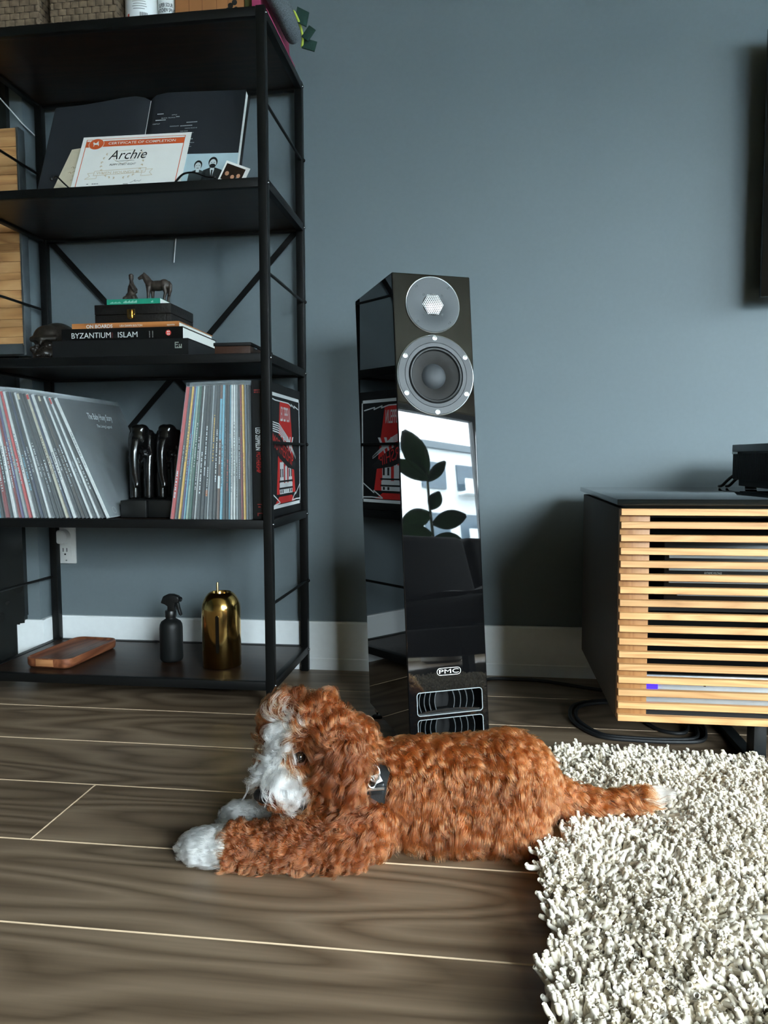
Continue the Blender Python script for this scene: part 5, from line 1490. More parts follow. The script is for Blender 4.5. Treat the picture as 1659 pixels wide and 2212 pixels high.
# upright row beside the box set
right = [('red', 0.0092, 'white'), ('dark grey', 0.0050, 'pale grey'), ('yellow', 0.0052, 'dark grey'), ('purple', 0.0048, 'light blue'), ('light blue', 0.0030, 'pink'), ('pale green', 0.0042, 'green'), ('green', 0.0052, 'white'), ('black', 0.0058, 'white'), ('white', 0.0018, None), ('black', 0.0074, 'white'), ('black', 0.0066, 'white'),
         ('dark grey', 0.0060, 'white'), ('pale grey', 0.0026, 'grey'), ('dark grey', 0.0066, 'yellow'), ('black', 0.0064, 'white'), ('brown', 0.0070, 'white'), ('light blue', 0.0056, 'black'), ('black', 0.0050, 'grey'), ('black', 0.0048, 'red'), ('light blue', 0.0032, 'white'),
         ('white', 0.0048, 'grey'), ('white', 0.0046, 'black'), ('pale grey', 0.0044, 'black'), ('dark brown', 0.0052, 'white'), ('deep red', 0.0034, 'black'), ('yellow', 0.0048, 'orange'), ('grey', 0.0042, None), ('black', 0.0040, None)]
tot = sum(t_ for _, t_, _ in right)
nR = len(right)
kf = (0.1405 - nR * 0.0012) / tot
xt, cum = -0.6665, 0.0
for k, (col, t_, mk) in enumerate(right):
    t_ *= kf
    cum += t_ + 0.0012
    xt += t_ + 0.0012                         # right edge at the top
    xb = -0.7155 + 0.1925 * (cum / 0.1405) ** 0.97
    ln = -math.asin(max(0.0, xt - xb) / RS)
    marks = []
    if mk:
        a_ = 0.05 + (k * 41 % 90) / 1000
        marks.append((mk, title_marks(a_, a_ + 0.06 + (k * 17 % 60) / 1000, 100 + k)))
    if col in ('brown',):
        marks += [('white', [(0.07, 0.098)]), ('light blue', [(0.18, 0.27)])]
    if col == 'dark grey' and k == 11:
        marks.append(('orange', [(0.052, 0.066)]))
    record(xb, ln, t_, col, f'{col}-spined record, {ordinal(k + 1)} from the elephants in the upright row', GR, marks, size=RS - 0.0015 * ((k * 3) % 3), dy=0.001 * ((k * 5) % 4))
# box set at the end, its lid facing the loudspeaker
bx = thing('record_box', 'black box set with red and white lid print at the shelf end', 'box set', (-0.506, 1.656, L4))
BX0, BX1, BY0, BY1, BZ1 = -0.5205, -0.4850, 1.667, 1.974, L4 + 0.311
part(bx, 'box', MB().box(BX0, BX1, BY0, BY1, L4 + 0.0006, BZ1), mat('black_linen_box', rgb(16, 17, 18), 0.5, var=0.05), bevel=0.001)
M_RED = mat('print_bright_red', rgb(206, 44, 40), 0.5, var=0.02)
M_PW = mat('print_box_white', rgb(226, 230, 230), 0.5, var=0.01)
part(bx, 'spine_title', MB().text('LED ZEPPELIN', (BX0 + 0.0085, BY0 - 0.0005, L4 + 0.206), (0, 0, -1), (1, 0, 0), 0.0105, fit=0.050), M_PW)
part(bx, 'spine_title', MB().text('MOTHERSHIP', (BX0 + 0.0095, BY0 - 0.0005, L4 + 0.1515), (0, 0, -1), (1, 0, 0), 0.0105, fit=0.046), M_RED)
sp_ = MB()
for a, b, w, hh_ in ((0.006, 0.288, 0.0025, 0.003), (0.0095, 0.288, 0.0025, 0.003), (0.013, 0.288, 0.0025, 0.003), (0.0165, 0.288, 0.003, 0.003), (0.006, 0.283, 0.004, 0.003), (0.012, 0.283, 0.003, 0.003), (0.0165, 0.283, 0.003, 0.003), (0.010, 0.033, 0.010, 0.0022), (0.012, 0.027, 0.006, 0.003), (0.010, 0.013, 0.012, 0.002), (0.010, 0.008, 0.0025, 0.006)):
    sp_.box(BX0 + a, BX0 + a + w, BY0 - 0.0004, BY0, L4 + b, L4 + b + hh_)
part(bx, 'spine_print', sp_, mat('print_dull_red', rgb(120, 30, 26), 0.6))
LS = Sheet((BX1, (BY0 + BY1) / 2 + 0.002, L4), (0, 1, 0), (0, 0, 1))     # lid: a runs along Y, b up
w_ = MB()
for a0, a1, b0, b1 in ((-0.140, 0.140, 0.281, 0.289), (-0.140, 0.140, 0.020, 0.028), (-0.140, -0.135, 0.020, 0.289), (0.135, 0.140, 0.020, 0.289)):
    LS.quad(w_, a0, a1, b0, b1, 0.0004)
LS.line(w_, [(-0.130, 0.270), (-0.118, 0.268), (-0.124, 0.275), (-0.09, 0.272), (0.03, 0.272), (0.06, 0.266), (0.055, 0.272), (0.09, 0.263), (0.085, 0.269), (0.13, 0.262)], 0.0030, 0.0004)
LS.line(w_, [(0.135, 0.070), (0.09, 0.045), (0.092, 0.052), (0.055, 0.032), (0.10, 0.034), (0.135, 0.033)], 0.0030, 0.0004)
LS.line(w_, [(-0.135, 0.060), (-0.09, 0.045), (-0.055, 0.032), (-0.11, 0.028)], 0.0030, 0.0004)
part(bx, 'lid_border', w_, M_PW)
r_ = MB()
LS.shape(r_, [(-0.085, 0.052), (0.090, 0.052), (0.045, 0.272), (-0.050, 0.272)], 0.0003)
LS.shape(r_, [(-0.100, 0.030), (0.085, 0.030), (0.055, 0.046), (-0.065, 0.046)], 0.0003)
part(bx, 'lid_red_print', r_, M_RED)
w_ = MB()
for a_ in (-0.055, -0.035, -0.015, 0.015, 0.035, 0.055):
    LS.shape(w_, [(a_ * 0.55 - 0.0015, 0.125), (a_ * 0.55 + 0.0015, 0.125), (a_ * 1.25 + 0.005, 0.190), (a_ * 1.25 - 0.005, 0.190)], 0.0005)
for a0, a1, b0, b1 in ((-0.060, 0.060, 0.052, 0.078), (-0.056, -0.022, 0.078, 0.128), (0.022, 0.056, 0.078, 0.128), (-0.010, 0.010, 0.078, 0.118), (-0.003, 0.003, 0.118, 0.145)):
    LS.quad(w_, a0, a1, b0, b1, 0.0006)
for k in range(5):
    LS.line(w_, [(-0.130, 0.222 - k * 0.005), (-0.06, 0.218 - k * 0.0052), (0.02, 0.188 - k * 0.0035), (0.095, 0.140 - k * 0.001)], 0.0026, 0.0009)
LS.text(w_, 'LED ZEPPELIN', -0.046, 0.226, 0.034, 0.088, 0.0006)
part(bx, 'lid_white_print', w_, M_PW)
k_ = MB()
LS.shape(k_, [(-0.132, 0.200), (-0.05, 0.190), (0.04, 0.152), (0.098, 0.118), (0.085, 0.108), (0.02, 0.114), (-0.06, 0.138), (-0.125, 0.172)], 0.0008)
for b in (0.083, 0.066):
    LS.quad(k_, -0.064, 0.064, b - 0.003, b + 0.0015, 0.0008)
for a_ in (-0.050, -0.032, 0.032, 0.050):
    LS.quad(k_, a_ - 0.004, a_ + 0.004, 0.092, 0.112, 0.0008)
    LS.quad(k_, a_ - 0.004, a_ + 0.004, 0.054, 0.062, 0.0008)
part(bx, 'lid_black_print', k_, MATS['print_black'])
tt_ = MB().text('MOTHERSHIP', LS.p(-0.118, 0.166, 0.0011), Vector((0, 0.97, -0.27)), Vector((0, 0.12, 1)), 0.030, fit=0.190)
part(bx, 'lid_title', tt_, M_RED)

# pair of black elephant bookends
M_EBONY = mat('polished_ebony', rgb(13, 13, 13), 0.22, var=0.1, coat=0.3)
for cx_, lab, cy_ in ((-0.8195, 'polished black elephant bookend next to the leaning records', 1.735), (-0.7545, 'polished black elephant bookend next to the red-spined record', 1.742)):
    e = thing('elephant_bookend', lab, 'bookend', (cx_, cy_, L4), group='elephant bookends')
    b_ = MB(); zb = L4 + 0.040
    b_.ball((cx_, cy_ + 0.055, zb + 0.115), (0.030, 0.055, 0.050), 20, 12)
    b_.ball((cx_, cy_ + 0.004, zb + 0.142), (0.0235, 0.026, 0.034), 18, 12)
    b_.ball((cx_ - 0.006, cy_ + 0.004, zb + 0.168), (0.014, 0.018, 0.012), 14, 8)
    b_.ball((cx_ + 0.008, cy_ + 0.004, zb + 0.168), (0.014, 0.018, 0.012), 14, 8)
    b_.tube(smooth([(cx_, cy_ - 0.014, zb + 0.142), (cx_ - 0.002, cy_ - 0.024, zb + 0.110), (cx_ - 0.001, cy_ - 0.026, zb + 0.070), (cx_ + 0.002, cy_ - 0.022, zb + 0.042), (cx_ + 0.004, cy_ - 0.026, zb + 0.030)], 4), [0.0135 - 0.0004 * i for i in range(17)], 12)
    for s_ in (-1, 1):
        b_.ball((cx_ + s_ * 0.026, cy_ + 0.016, zb + 0.132), (0.0065, 0.016, 0.036), 12, 10)
        b_.tube([(cx_ + s_ * 0.017, cy_ + 0.018, zb + 0.105), (cx_ + s_ * 0.0175, cy_ + 0.010, zb + 0.055), (cx_ + s_ * 0.017, cy_ + 0.009, zb + 0.002)], [0.0155, 0.0125, 0.0125], 12)
        b_.tube([(cx_ + s_ * 0.016, cy_ + 0.088, zb + 0.090), (cx_ + s_ * 0.017, cy_ + 0.090, zb + 0.05), (cx_ + s_ * 0.017, cy_ + 0.088, zb + 0.002)], [0.017, 0.013, 0.013], 12)
    put(e, 'elephant', remesh(b_, 0.0035, 3), M_EBONY)
    for s_ in (-1, 1):
        part(e, 'tusk', MB().tube(smooth([(cx_ + s_ * 0.012, cy_ - 0.012, zb + 0.112), (cx_ + s_ * 0.015, cy_ - 0.022, zb + 0.098), (cx_ + s_ * 0.0135, cy_ - 0.032, zb + 0.090)], 4), [0.0032, 0.003, 0.003, 0.0028, 0.0026, 0.0022, 0.0018, 0.0012, 0.0006], 8), M_EBONY)
    hw_ = 0.0318
    part(e, 'base', MB().box(cx_ - hw_, cx_ + hw_, cy_ - 0.040, cy_ + 0.115, L4, L4 + 0.0405), mat('bookend_base', rgb(20, 21, 21), 0.4), bevel=0.002)
# ================================================================== shag rug
def hair_object(name, pts, radii, cols, material, parent=None):
    """pts (N, K, 3), radii (N, K), cols (N, 4): strands as one curves object"""
    N, K = pts.shape[:2]
    hc = bpy.data.hair_curves.new(name)
    hc.add_curves([K] * N)
    hc.attributes['position'].data.foreach_set('vector', np.ascontiguousarray(pts, dtype=np.float32).ravel())
    ra = hc.attributes.get('radius') or hc.attributes.new('radius', 'FLOAT', 'POINT')
    ra.data.foreach_set('value', np.ascontiguousarray(radii, dtype=np.float32).ravel())
    ca = hc.attributes.new('tint', 'FLOAT_COLOR', 'CURVE')
    ca.data.foreach_set('color', np.ascontiguousarray(cols, dtype=np.float32).ravel())
    hc.materials.append(material)
    o = bpy.data.objects.new(name, hc)
    COL.objects.link(o)
    if parent is not None:
        o.parent = parent
    return o
scene.cycles_curves.shape = 'THICK'
scene.cycles_curves.subdivisions = 2

def rug_left(y):
    return 0.071 + 0.03 * (y - 0.71) + 0.004 * np.sin(y * 23.0) + 0.0025 * np.sin(y * 61.0)
def rug_back(x):
    return 1.447 - 0.05 * (x - 0.12) + 0.004 * np.sin(x * 29.0)
RX1, RY0 = 1.62, -0.35
rug = thing('shag_rug', 'cream shag rug under the tail of the puppy', 'rug', (0.85, 0.55, 0))
ys = np.linspace(RY0, 1.44, 24)
outl = [(float(rug_left(y) + 0.010 + 0.03 * max(0.0, (y - 1.40) / 0.04)), float(y)) for y in ys] + [(float(x), float(rug_back(x)) - 0.012) for x in np.linspace(0.16, RX1, 14)] + [(RX1, RY0)]
part(rug, 'backing', MB().prism(outl, (0, 0, 0.0005), (1, 0, 0), (0, 1, 0), (0, 0, 0.006)), mat('rug_backing', rgb(176, 164, 142), 0.95))
def field(x, y, s, seed):
    r = np.random.default_rng(seed)
    out = 0
    for k in range(6):
        a, b, c = r.uniform(-1, 1, 3)
        out = out + np.sin(s * (a * x + b * y) * (1 + 0.5 * k) + 6.28 * c) / (1 + 0.3 * k)
    return out
def yarn(xa, xb, ya, yb, sp, rad, seed, near):
    r = np.random.default_rng(seed)
    gx, gy = np.meshgrid(np.arange(xa, xb, sp), np.arange(ya, yb, sp))
    x = gx.ravel() + r.uniform(-0.5, 0.5, gx.size) * sp
    y = gy.ravel() + r.uniform(-0.5, 0.5, gx.size) * sp
    ok = (x > rug_left(y) + 0.004) & (y < rug_back(x) - 0.006) & (x < RX1) & (y > RY0)
    cor = (x < 0.155) & (y > 1.375)
    ok &= ~(cor & (((x - 0.155) ** 2 + (y - 1.375) ** 2) > 0.066 ** 2))
    if not near:
        ok &= ~((x < 0.80) & (y > 0.50))
    x, y = x[ok], y[ok]
    n = x.size
    edge = np.exp(-np.maximum(0, x - rug_left(y)) / 0.012)
    edgeb = np.exp(-np.maximum(0, rug_back(x) - y) / 0.012)
    L = r.uniform(0.021, 0.031, n)
    ang = field(x, y, 26.0, 5) * 1.3 + r.normal(0, 0.9, n)
    lean = np.clip(0.42 + 0.20 * field(x, y, 40.0, 9) + r.normal(0, 0.22, n), 0.15, 1.5)
    dx, dy = np.cos(ang) * lean, np.sin(ang) * lean
    dx = dx * (1 - 0.6 * edge) - 0.45 * edge
    dy = dy * (1 - 0.6 * edgeb) + 0.35 * edgeb
    K = 6
    t = np.linspace(0, 1, K)[None, :]
    P = np.zeros((n, K, 3))
    cu = r.normal(0, 0.75, (n, 2))
    hx = (dx[:, None] * (0.25 * t + 0.55 * t ** 2) + cu[:, :1] * np.sin(t * 5.5) * t * 0.32)
    hy = (dy[:, None] * (0.25 * t + 0.55 * t ** 2) + cu[:, 1:] * np.sin(t * 5.5) * t * 0.32)
    hz = t * 1.0 - 0.30 * (lean[:, None]) * t ** 2
    nm = np.sqrt(0.6 + 0.4 * lean[:, None] ** 2)
    P[..., 0] = x[:, None] + L[:, None] * hx / nm
    P[..., 1] = y[:, None] + L[:, None] * hy / nm
    P[..., 2] = np.maximum(0.003, 0.004 + L[:, None] * hz / nm)
    R = rad * r.uniform(0.8, 1.2, n)[:, None] * np.array([0.80, 0.95, 1.08, 1.15, 1.15, 0.90])[None, :]
    v = r.uniform(0.74, 1.08, n)
    warm = r.uniform(0, 1, n)
    c = np.stack([0.77 * v, (0.71 - 0.03 * warm) * v, (0.615 - 0.08 * warm) * v, np.ones(n)], 1)
    return P, R, c
A = yarn(0.05, 0.80, 0.50, 1.46, 0.0046, 0.00255, 21, True)
B = yarn(0.05, RX1, RY0, 1.46, 0.0105, 0.0042, 22, False)
P_ = np.concatenate([A[0], B[0]]); R_ = np.concatenate([A[1], B[1]]); C_ = np.concatenate([A[2], B[2]])
DOG_CULL = []       # (centre, radius) of the places where the puppy presses the pile down
def press(P, c):
    return P
t = NT('rug_yarn'); at_ = t.n('Attribute'); at_.attribute_name = 'tint'
t.l(at_.outputs['Color'], t.p.inputs['Base Color']); t.setp(Roughness=0.85, Specular_IOR_Level=0.15, Sheen_Weight=0.2); M_YARN = t.m
# pile under the rump and the tail lies flat
def flatten(P, R, C):
    root = P[:, 0, :2]
    d1 = ((root[:, 0] - 0.045) / 0.085) ** 2 + ((root[:, 1] - 1.145) / 0.085) ** 2
    keep = d1 > 1.0
    d2 = (np.abs(root[:, 1] - 1.172) < 0.022) & (root[:, 0] < 0.25) & (root[:, 0] > 0.10)
    P[d2, :, 2] = np.minimum(P[d2, :, 2], 0.020)
    return P[keep], R[keep], C[keep]
P_, R_, C_ = flatten(P_, R_, C_)
P_ = P_ - np.array([0.85, 0.55, 0.0])
pile = hair_object('pile', P_, R_, C_, M_YARN, rug)
pile['kind'] = 'stuff'
# ================================================================== the puppy
V3 = lambda *a: np.array(a, float)
HC = V3(-0.264, 1.088, 0.160)                 # middle of the skull
FD = V3(-0.45, -0.76, -0.47); FD /= np.linalg.norm(FD)      # where the face points
SD = np.cross(FD, V3(0, 0, 1)); SD /= np.linalg.norm(SD)    # to the far side of the face
UD = np.cross(SD, FD)
dog = thing('puppy', 'curly brown and white puppy lying on the floor by the rug', 'dog', (-0.10, 1.10, 0))
b_ = MB()
# trunk: one tapering run from chest to rump
b_.tube(smooth([(-0.175, 1.112, 0.080), (-0.130, 1.120, 0.077), (-0.070, 1.130, 0.075), (-0.005, 1.138, 0.077), (0.040, 1.144, 0.079), (0.072, 1.150, 0.076)], 4), [0.062 + 0.0008 * i for i in range(16)] + [0.0735, 0.071, 0.064, 0.056, 0.047], 28)
b_.ball((0.030, 1.143, 0.079), (0.074, 0.076, 0.074), 28, 18)
for c, r in (((0.015, 1.100, 0.048), (0.070, 0.044, 0.046)), ((-0.060, 1.100, 0.045), (0.120, 0.050, 0.044)),
             ((-0.205, 1.085, 0.068), (0.045, 0.050, 0.054)), ((-0.190, 1.105, 0.105), (0.052, 0.050, 0.050)), ((-0.220, 1.098, 0.130), (0.050, 0.050, 0.046)),
             (tuple(HC), (0.058, 0.055, 0.055)), ((-0.175, 1.052, 0.048), (0.042, 0.032, 0.046))):
    b_.ball(c, r, 24, 16)
# muzzle
m0, m1 = HC + FD * 0.030 - UD * 0.010, HC + FD * 0.088 - UD * 0.016
b_.tube([tuple(m0), tuple((m0 + m1) / 2), tuple(m1)], [0.038, 0.031, 0.023], 16)
b_.ball(tuple(m1), 0.023, 16, 10)
b_.ball(tuple(m0 + (m1 - m0) * 0.5 - UD * 0.016), (0.028, 0.026, 0.022), 16, 10)
# near foreleg stretched out, far foreleg, tail
b_.tube(smooth([(-0.165, 1.050, 0.050), (-0.215, 1.026, 0.036), (-0.300, 1.014, 0.030), (-0.365, 1.008, 0.027), (-0.402, 1.006, 0.024)], 4), [0.038] * 4 + [0.033] * 4 + [0.0285] * 4 + [0.026] * 4 + [0.024], 16)
b_.ball((-0.398, 1.006, 0.025), (0.029, 0.027, 0.0225), 16, 10)
b_.tube(smooth([(-0.190, 1.110, 0.050), (-0.250, 1.112, 0.030), (-0.320, 1.108, 0.024), (-0.368, 1.104, 0.022)], 4), [0.034] * 4 + [0.026] * 4 + [0.023] * 4 + [0.022], 16)
b_.ball((-0.370, 1.104, 0.024), (0.029, 0.026, 0.0215), 16, 10)
b_.tube(smooth([(0.085, 1.160, 0.062), (0.125, 1.170, 0.050), (0.175, 1.174, 0.046), (0.225, 1.176, 0.052), (0.258, 1.176, 0.064)], 4), [0.026] * 4 + [0.019] * 4 + [0.015] * 4 + [0.012] * 4 + [0.006], 12)
# ears: thick flaps hanging at the sides of the head
eN = V3(-0.200, 1.033, 0.146); eF = V3(-0.205, 1.140, 0.136)
b_.ball(tuple(eN), (0.033, 0.013, 0.044), 16, 12, rot=Matrix.Rotation(0.15, 3, 'Y'))
b_.ball((-0.222, 1.056, 0.176), (0.024, 0.022, 0.020), 14, 10)
b_.ball(tuple(eF), (0.033, 0.014, 0.042), 16, 12, rot=Matrix.Rotation(0.15, 3, 'Y'))
dme = remesh(b_, 0.0055, 9)
nV = len(dme.vertices)
co = np.empty(nV * 3, np.float32); dme.vertices.foreach_get('co', co); co = co.reshape(-1, 3).astype(float)
co[:, 2] = np.maximum(co[:, 2], 0.0015)
dme.vertices.foreach_set('co', co.astype(np.float32).ravel())
dme.update()
no = np.empty(nV * 3, np.float32); dme.vertices.foreach_get('normal', no); no = no.reshape(-1, 3).astype(float)
dme.calc_loop_triangles()
tri = np.empty(len(dme.loop_triangles) * 3, np.int32); dme.loop_triangles.foreach_get('vertices', tri); tri = tri.reshape(-1, 3)

FUR = rgb(134, 70, 32)[:3]
WHITE = (0.93, 0.905, 0.85)
def white_mask(p):
    """0..1, how white the coat is at p"""
    u = p - HC
    a, s, h = u @ FD, u @ SD, u @ UD
    head = (np.linalg.norm(u, axis=1) < 0.10) & (p[:, 0] < -0.20)
    muz = head & (a > 0.047 + 0.9 * np.clip(h - 0.002, 0, 1))
    # cheek beside the muzzle stays brown
    muz &= ~((a < 0.060) & (np.abs(s) > 0.011))
    w_bl = np.where((h > 0.026) & (h < 0.050), 0.020, 0.0050 + 0.006 * np.clip((a - 0.035) / 0.02, 0, 1))
    blaze = head & (np.abs(s) < w_bl) & (a > 0.006) & (h > -0.02) & (h < 0.056)
    pawN = (p[:, 0] < -0.352) & (p[:, 1] < 1.055)
    pawF = (p[:, 0] < -0.300) & (p[:, 1] > 1.055) & (p[:, 2] < 0.075) & ~head
    chest = (np.linalg.norm((p - V3(-0.252, 1.085, 0.048)) * V3(1, 1, 1), axis=1) < 0.020)
    tail = p[:, 0] > 0.243
    under = (p[:, 2] < 0.010) & (p[:, 0] < -0.22) & (p[:, 1] < 1.03) & (np.sin(p[:, 0] * 190) > 0.2)
    return (muz | blaze | pawN | pawF | chest | tail | under).astype(float)
def make_fur(n, seed, K=9, M=4200):
    r = np.random.default_rng(seed)
    A, B, Cc = co[tri[:, 0]], co[tri[:, 1]], co[tri[:, 2]]
    ar = np.linalg.norm(np.cross(B - A, Cc - A), axis=1)
    # most strands where the fur shows: little under the belly
    cz = (A + B + Cc)[:, 2] / 3
    ar = ar * np.where(cz < 0.006, 0.25, 1.0) * np.where((A[:, 1] > 1.16), 0.6, 1.0)
    hd = np.linalg.norm(A - HC, axis=1) < 0.11
    ar = ar * np.where(hd, 1.35, 1.0)
    idx = r.choice(len(tri), n, p=ar / ar.sum())
    w = r.random((n, 2)); fl = w.sum(1) > 1; w[fl] = 1 - w[fl]
    w = np.concatenate([1 - w.sum(1, keepdims=True), w], 1)[:, :, None]
    p = (co[tri[idx]] * w).sum(1)
    nn = (no[tri[idx]] * w).sum(1); nn /= np.linalg.norm(nn, axis=1, keepdims=True)
    u = p - HC
    a, s, h = u @ FD, u @ SD, u @ UD
    dist = np.linalg.norm(u, axis=1)
    x, y, z = p.T
    # ---- regions
    earN = (np.linalg.norm((p - eN) / V3(0.038, 0.020, 0.056), axis=1) < 1.0) & (y < 1.062)
    earF = (np.linalg.norm((p - eF) / V3(0.038, 0.020, 0.052), axis=1) < 1.0) & (y > 1.13)
    muz = (dist < 0.12) & (a > 0.042) & (x < -0.235)
    head = (dist < 0.078) & ~earN & ~earF & ~muz & (z > 0.105)
    leg = (x < -0.215) & (z < 0.075) & ~muz & ~head
    paw = ((x < -0.352) & (y < 1.055)) | ((x < -0.33) & (y > 1.055) & (z < 0.07))
    leg |= paw
    leg &= ~muz
    tail = x > 0.112
    T = np.tile(V3(0.80, 0.0, -0.45), (n, 1))
    T[:, 2] -= 1.1 * np.clip((1.125 - y) / 0.06, 0, 1) * (z < 0.115)
    T[:, 1] += -0.15 * (y < 1.1)
    L = r.uniform(0.022, 0.036, n)
    lift = np.full(n, 0.55)
    curl = np.full(n, 0.20)
    T[leg] = V3(-0.75, -0.10, -0.45); L[leg] = r.uniform(0.015, 0.025, leg.sum()); lift[leg] = 0.62; curl[leg] = 0.30
    chestm = (x < -0.15) & (x > -0.27) & (z < 0.125) & ~leg & ~head & ~muz & ~earN
    T[chestm] = V3(0.10, -0.15, -0.9); curl[chestm] = 0.30; L[chestm] = r.uniform(0.020, 0.032, chestm.sum())
    T[paw] = V3(-0.9, -0.05, 0.10); L[paw] = r.uniform(0.014, 0.026, paw.sum()); lift[paw] = 0.45; curl[paw] = 0.08
    rad = u - a[:, None] * FD
    rad /= np.linalg.norm(rad, axis=1, keepdims=True) + 1e-9
    T[head] = (rad * 0.5 - FD * 0.7 + V3(0.1, 0, -0.15))[head]; L[head] = r.uniform(0.020, 0.034, head.sum()); lift[head] = 0.80; curl[head] = 0.42
    crown = head & (h > 0.02)
    T[crown] = (rad * 0.3 - FD * 0.2 + SD * np.sign(s)[:, None] * 0.4)[crown]; L[crown] *= 1.15
    fore = head & (h > 0.015) & (a > 0.02) & (np.abs(s) < 0.028)
    T[fore] = (FD * 0.35 + rad * 0.1 - V3(0, 0, 0.8))[fore]; L[fore] = r.uniform(0.018, 0.030, fore.sum()); lift[fore] = 0.8
    T[muz] = (SD * np.sign(s)[:, None] * 0.75 - FD * 0.10 - V3(0, 0, 0.55) + V3(0.15, 0, 0))[muz]; L[muz] = r.uniform(0.024, 0.044, muz.sum()); lift[muz] = 0.62; curl[muz] = 0.22
    top = muz & (h > 0.012)
    T[top] = (FD * 0.65 + UD * 0.2 + SD * np.sign(s)[:, None] * 0.5)[top]
    L[muz & (a > 0.095)] *= 0.55
    strip = (dist < 0.085) & (a > 0.02) & (a < 0.056) & (np.abs(s) < 0.016) & (h < 0.024) & (h > -0.02)
    L[strip] *= 0.42; lift[strip] = 0.4
    ears = earN | earF
    T[ears] = V3(0.10, 0.0, -0.95); L[ears] = r.uniform(0.026, 0.044, ears.sum()); lift[ears] = 0.42; curl[ears] = 0.26
    T[tail] = V3(0.95, 0.0, 0.05); L[tail] = r.uniform(0.020, 0.034, tail.sum()) * np.clip(1.15 - (x[tail] - 0.11) * 0.4, 0.8, 1.2); lift[tail] = 0.55; curl[tail] = 0.16
    tip = x > 0.235
    T[tip] = V3(0.85, 0.0, 0.40); L[tip] = r.uniform(0.028, 0.044, tip.sum()); curl[tip] = 0.07
    T = T + r.normal(0, 0.10, (n, 3))
    T = T - (T * nn).sum(1, keepdims=True) * nn
    T /= np.linalg.norm(T, axis=1, keepdims=True) + 1e-9
    # coat waves: swirl of the lie of the hair over the body
    sw = np.sin(x * 95 + 2 * np.sin(z * 70)) * np.sin(z * 80 + y * 60 + 1.5 * np.sin(x * 40))
    Bn = np.cross(nn, T)
    mag = np.where(leg | chestm, 0.55, np.where(head | ears | muz, 0.35, 0.42)) * ~paw
    T = T + Bn * (sw * mag)[:, None]
    T /= np.linalg.norm(T, axis=1, keepdims=True)
    Bn = np.cross(nn, T)
    # ---- clumps
    gi = r.choice(n, M, replace=False)
    near = np.empty(n, np.int64)
    gp = p[gi].astype(np.float32)
    for k in range(0, n, 8000):
        q = p[k:k + 8000].astype(np.float32)
        d = (q ** 2).sum(1)[:, None] - 2 * q @ gp.T + (gp ** 2).sum(1)[None, :]
        near[k:k + 8000] = d.argmin(1)
    g = gi[near]
    t = np.linspace(0, 1, K)[None, :, None]
    ph = r.uniform(0, 6.283, n)
    phc = ph[g] + r.normal(0, 0.35, n)
    om = r.uniform(3.0, 6.0, n)[g]
    bend = (0.55 + 0.45 * lift)[:, None, None]
    l3 = L[:, None, None]
    up = lift[:, None, None]
    base = p[:, None, :] + l3 * (nn[:, None, :] * (up * t * (1.15 - 0.75 * t)) + T[:, None, :] * ((1 - 0.45 * up) * t + 0.30 * up * t * t))
    base[:, :, 2] -= (l3 * 0.22 * t * t)[:, :, 0]
    am = (curl * L)[:, None, None] * t ** 0.8
    arg = om[:, None, None] * t * 1.6 + phc[:, None, None]
    base = base + am * ((np.cos(arg) - np.cos(phc)[:, None, None]) * Bn[:, None, :] + (np.sin(arg) - np.sin(phc)[:, None, None]) * nn[:, None, :] * 0.8)
    kcl = np.where(paw, 0.65, np.where(head | ears | muz | tail, 0.80, np.where(leg | chestm, 0.76, 0.55)))[:, None, None] * t ** 0.9
    target = base[g]
    off = (p - p[g])[:, None, :] * 0.42
    same = (nn * nn[g]).sum(1) > 0.2
    kcl = kcl * same[:, None, None]
    pts = base * (1 - kcl) + (target + off) * kcl
    pts[:, :, 2] = np.maximum(pts[:, :, 2], 0.0008 + 0.001 * t[:, :, 0])
    # ---- keep the eyes, nose and collar clear
    keep = np.ones(n, bool)
    for e in EYES:
        keep &= np.linalg.norm(p - e, axis=1) > 0.0115
        dmin = np.linalg.norm(pts[:, 3:, :] - (e + (e - HC) / np.linalg.norm(e - HC) * 0.006), axis=2).min(1)
        keep &= dmin > 0.0112
    keep &= np.linalg.norm(p - NOSE, axis=1) > 0.0165
    keep &= np.linalg.norm(pts[:, 2:, :] - (NOSE + FD * 0.006), axis=2).min(1) > 0.0135
    inb = (np.abs(pts[:, :, 0] - COLL[0] - 0.002) < 0.0095) & (pts[:, :, 1] < 1.08) & (pts[:, :, 2] > 0.086) & (pts[:, :, 2] < 0.126)
    keep &= ~inb.any(1)
    # ---- colour
    wm = white_mask(p)
    f = r.uniform(0, 1, n)[g] * 0.6 + r.uniform(0, 1, n) * 0.4
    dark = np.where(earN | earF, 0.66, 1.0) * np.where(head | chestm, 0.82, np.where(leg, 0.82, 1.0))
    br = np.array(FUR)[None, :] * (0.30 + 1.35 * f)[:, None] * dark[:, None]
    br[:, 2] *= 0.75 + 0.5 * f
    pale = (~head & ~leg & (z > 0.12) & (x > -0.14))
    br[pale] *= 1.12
    wh = np.array(WHITE)[None, :] * (0.82 + 0.25 * f)[:, None]
    wh[:, 2] *= 0.96
    col = br * (1 - wm[:, None]) + wh * wm[:, None]
    # the inner side of the ear edge and the neck behind it show pale tips
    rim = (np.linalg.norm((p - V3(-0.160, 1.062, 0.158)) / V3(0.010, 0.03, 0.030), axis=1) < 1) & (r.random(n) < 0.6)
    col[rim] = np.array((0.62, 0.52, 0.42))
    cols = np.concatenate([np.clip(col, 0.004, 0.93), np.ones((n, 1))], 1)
    rr = np.where(wm > 0.5, 0.00024, 0.00026)[:, None] * np.linspace(1.0, 0.30, K)[None, :] * r.uniform(0.75, 1.25, n)[:, None]
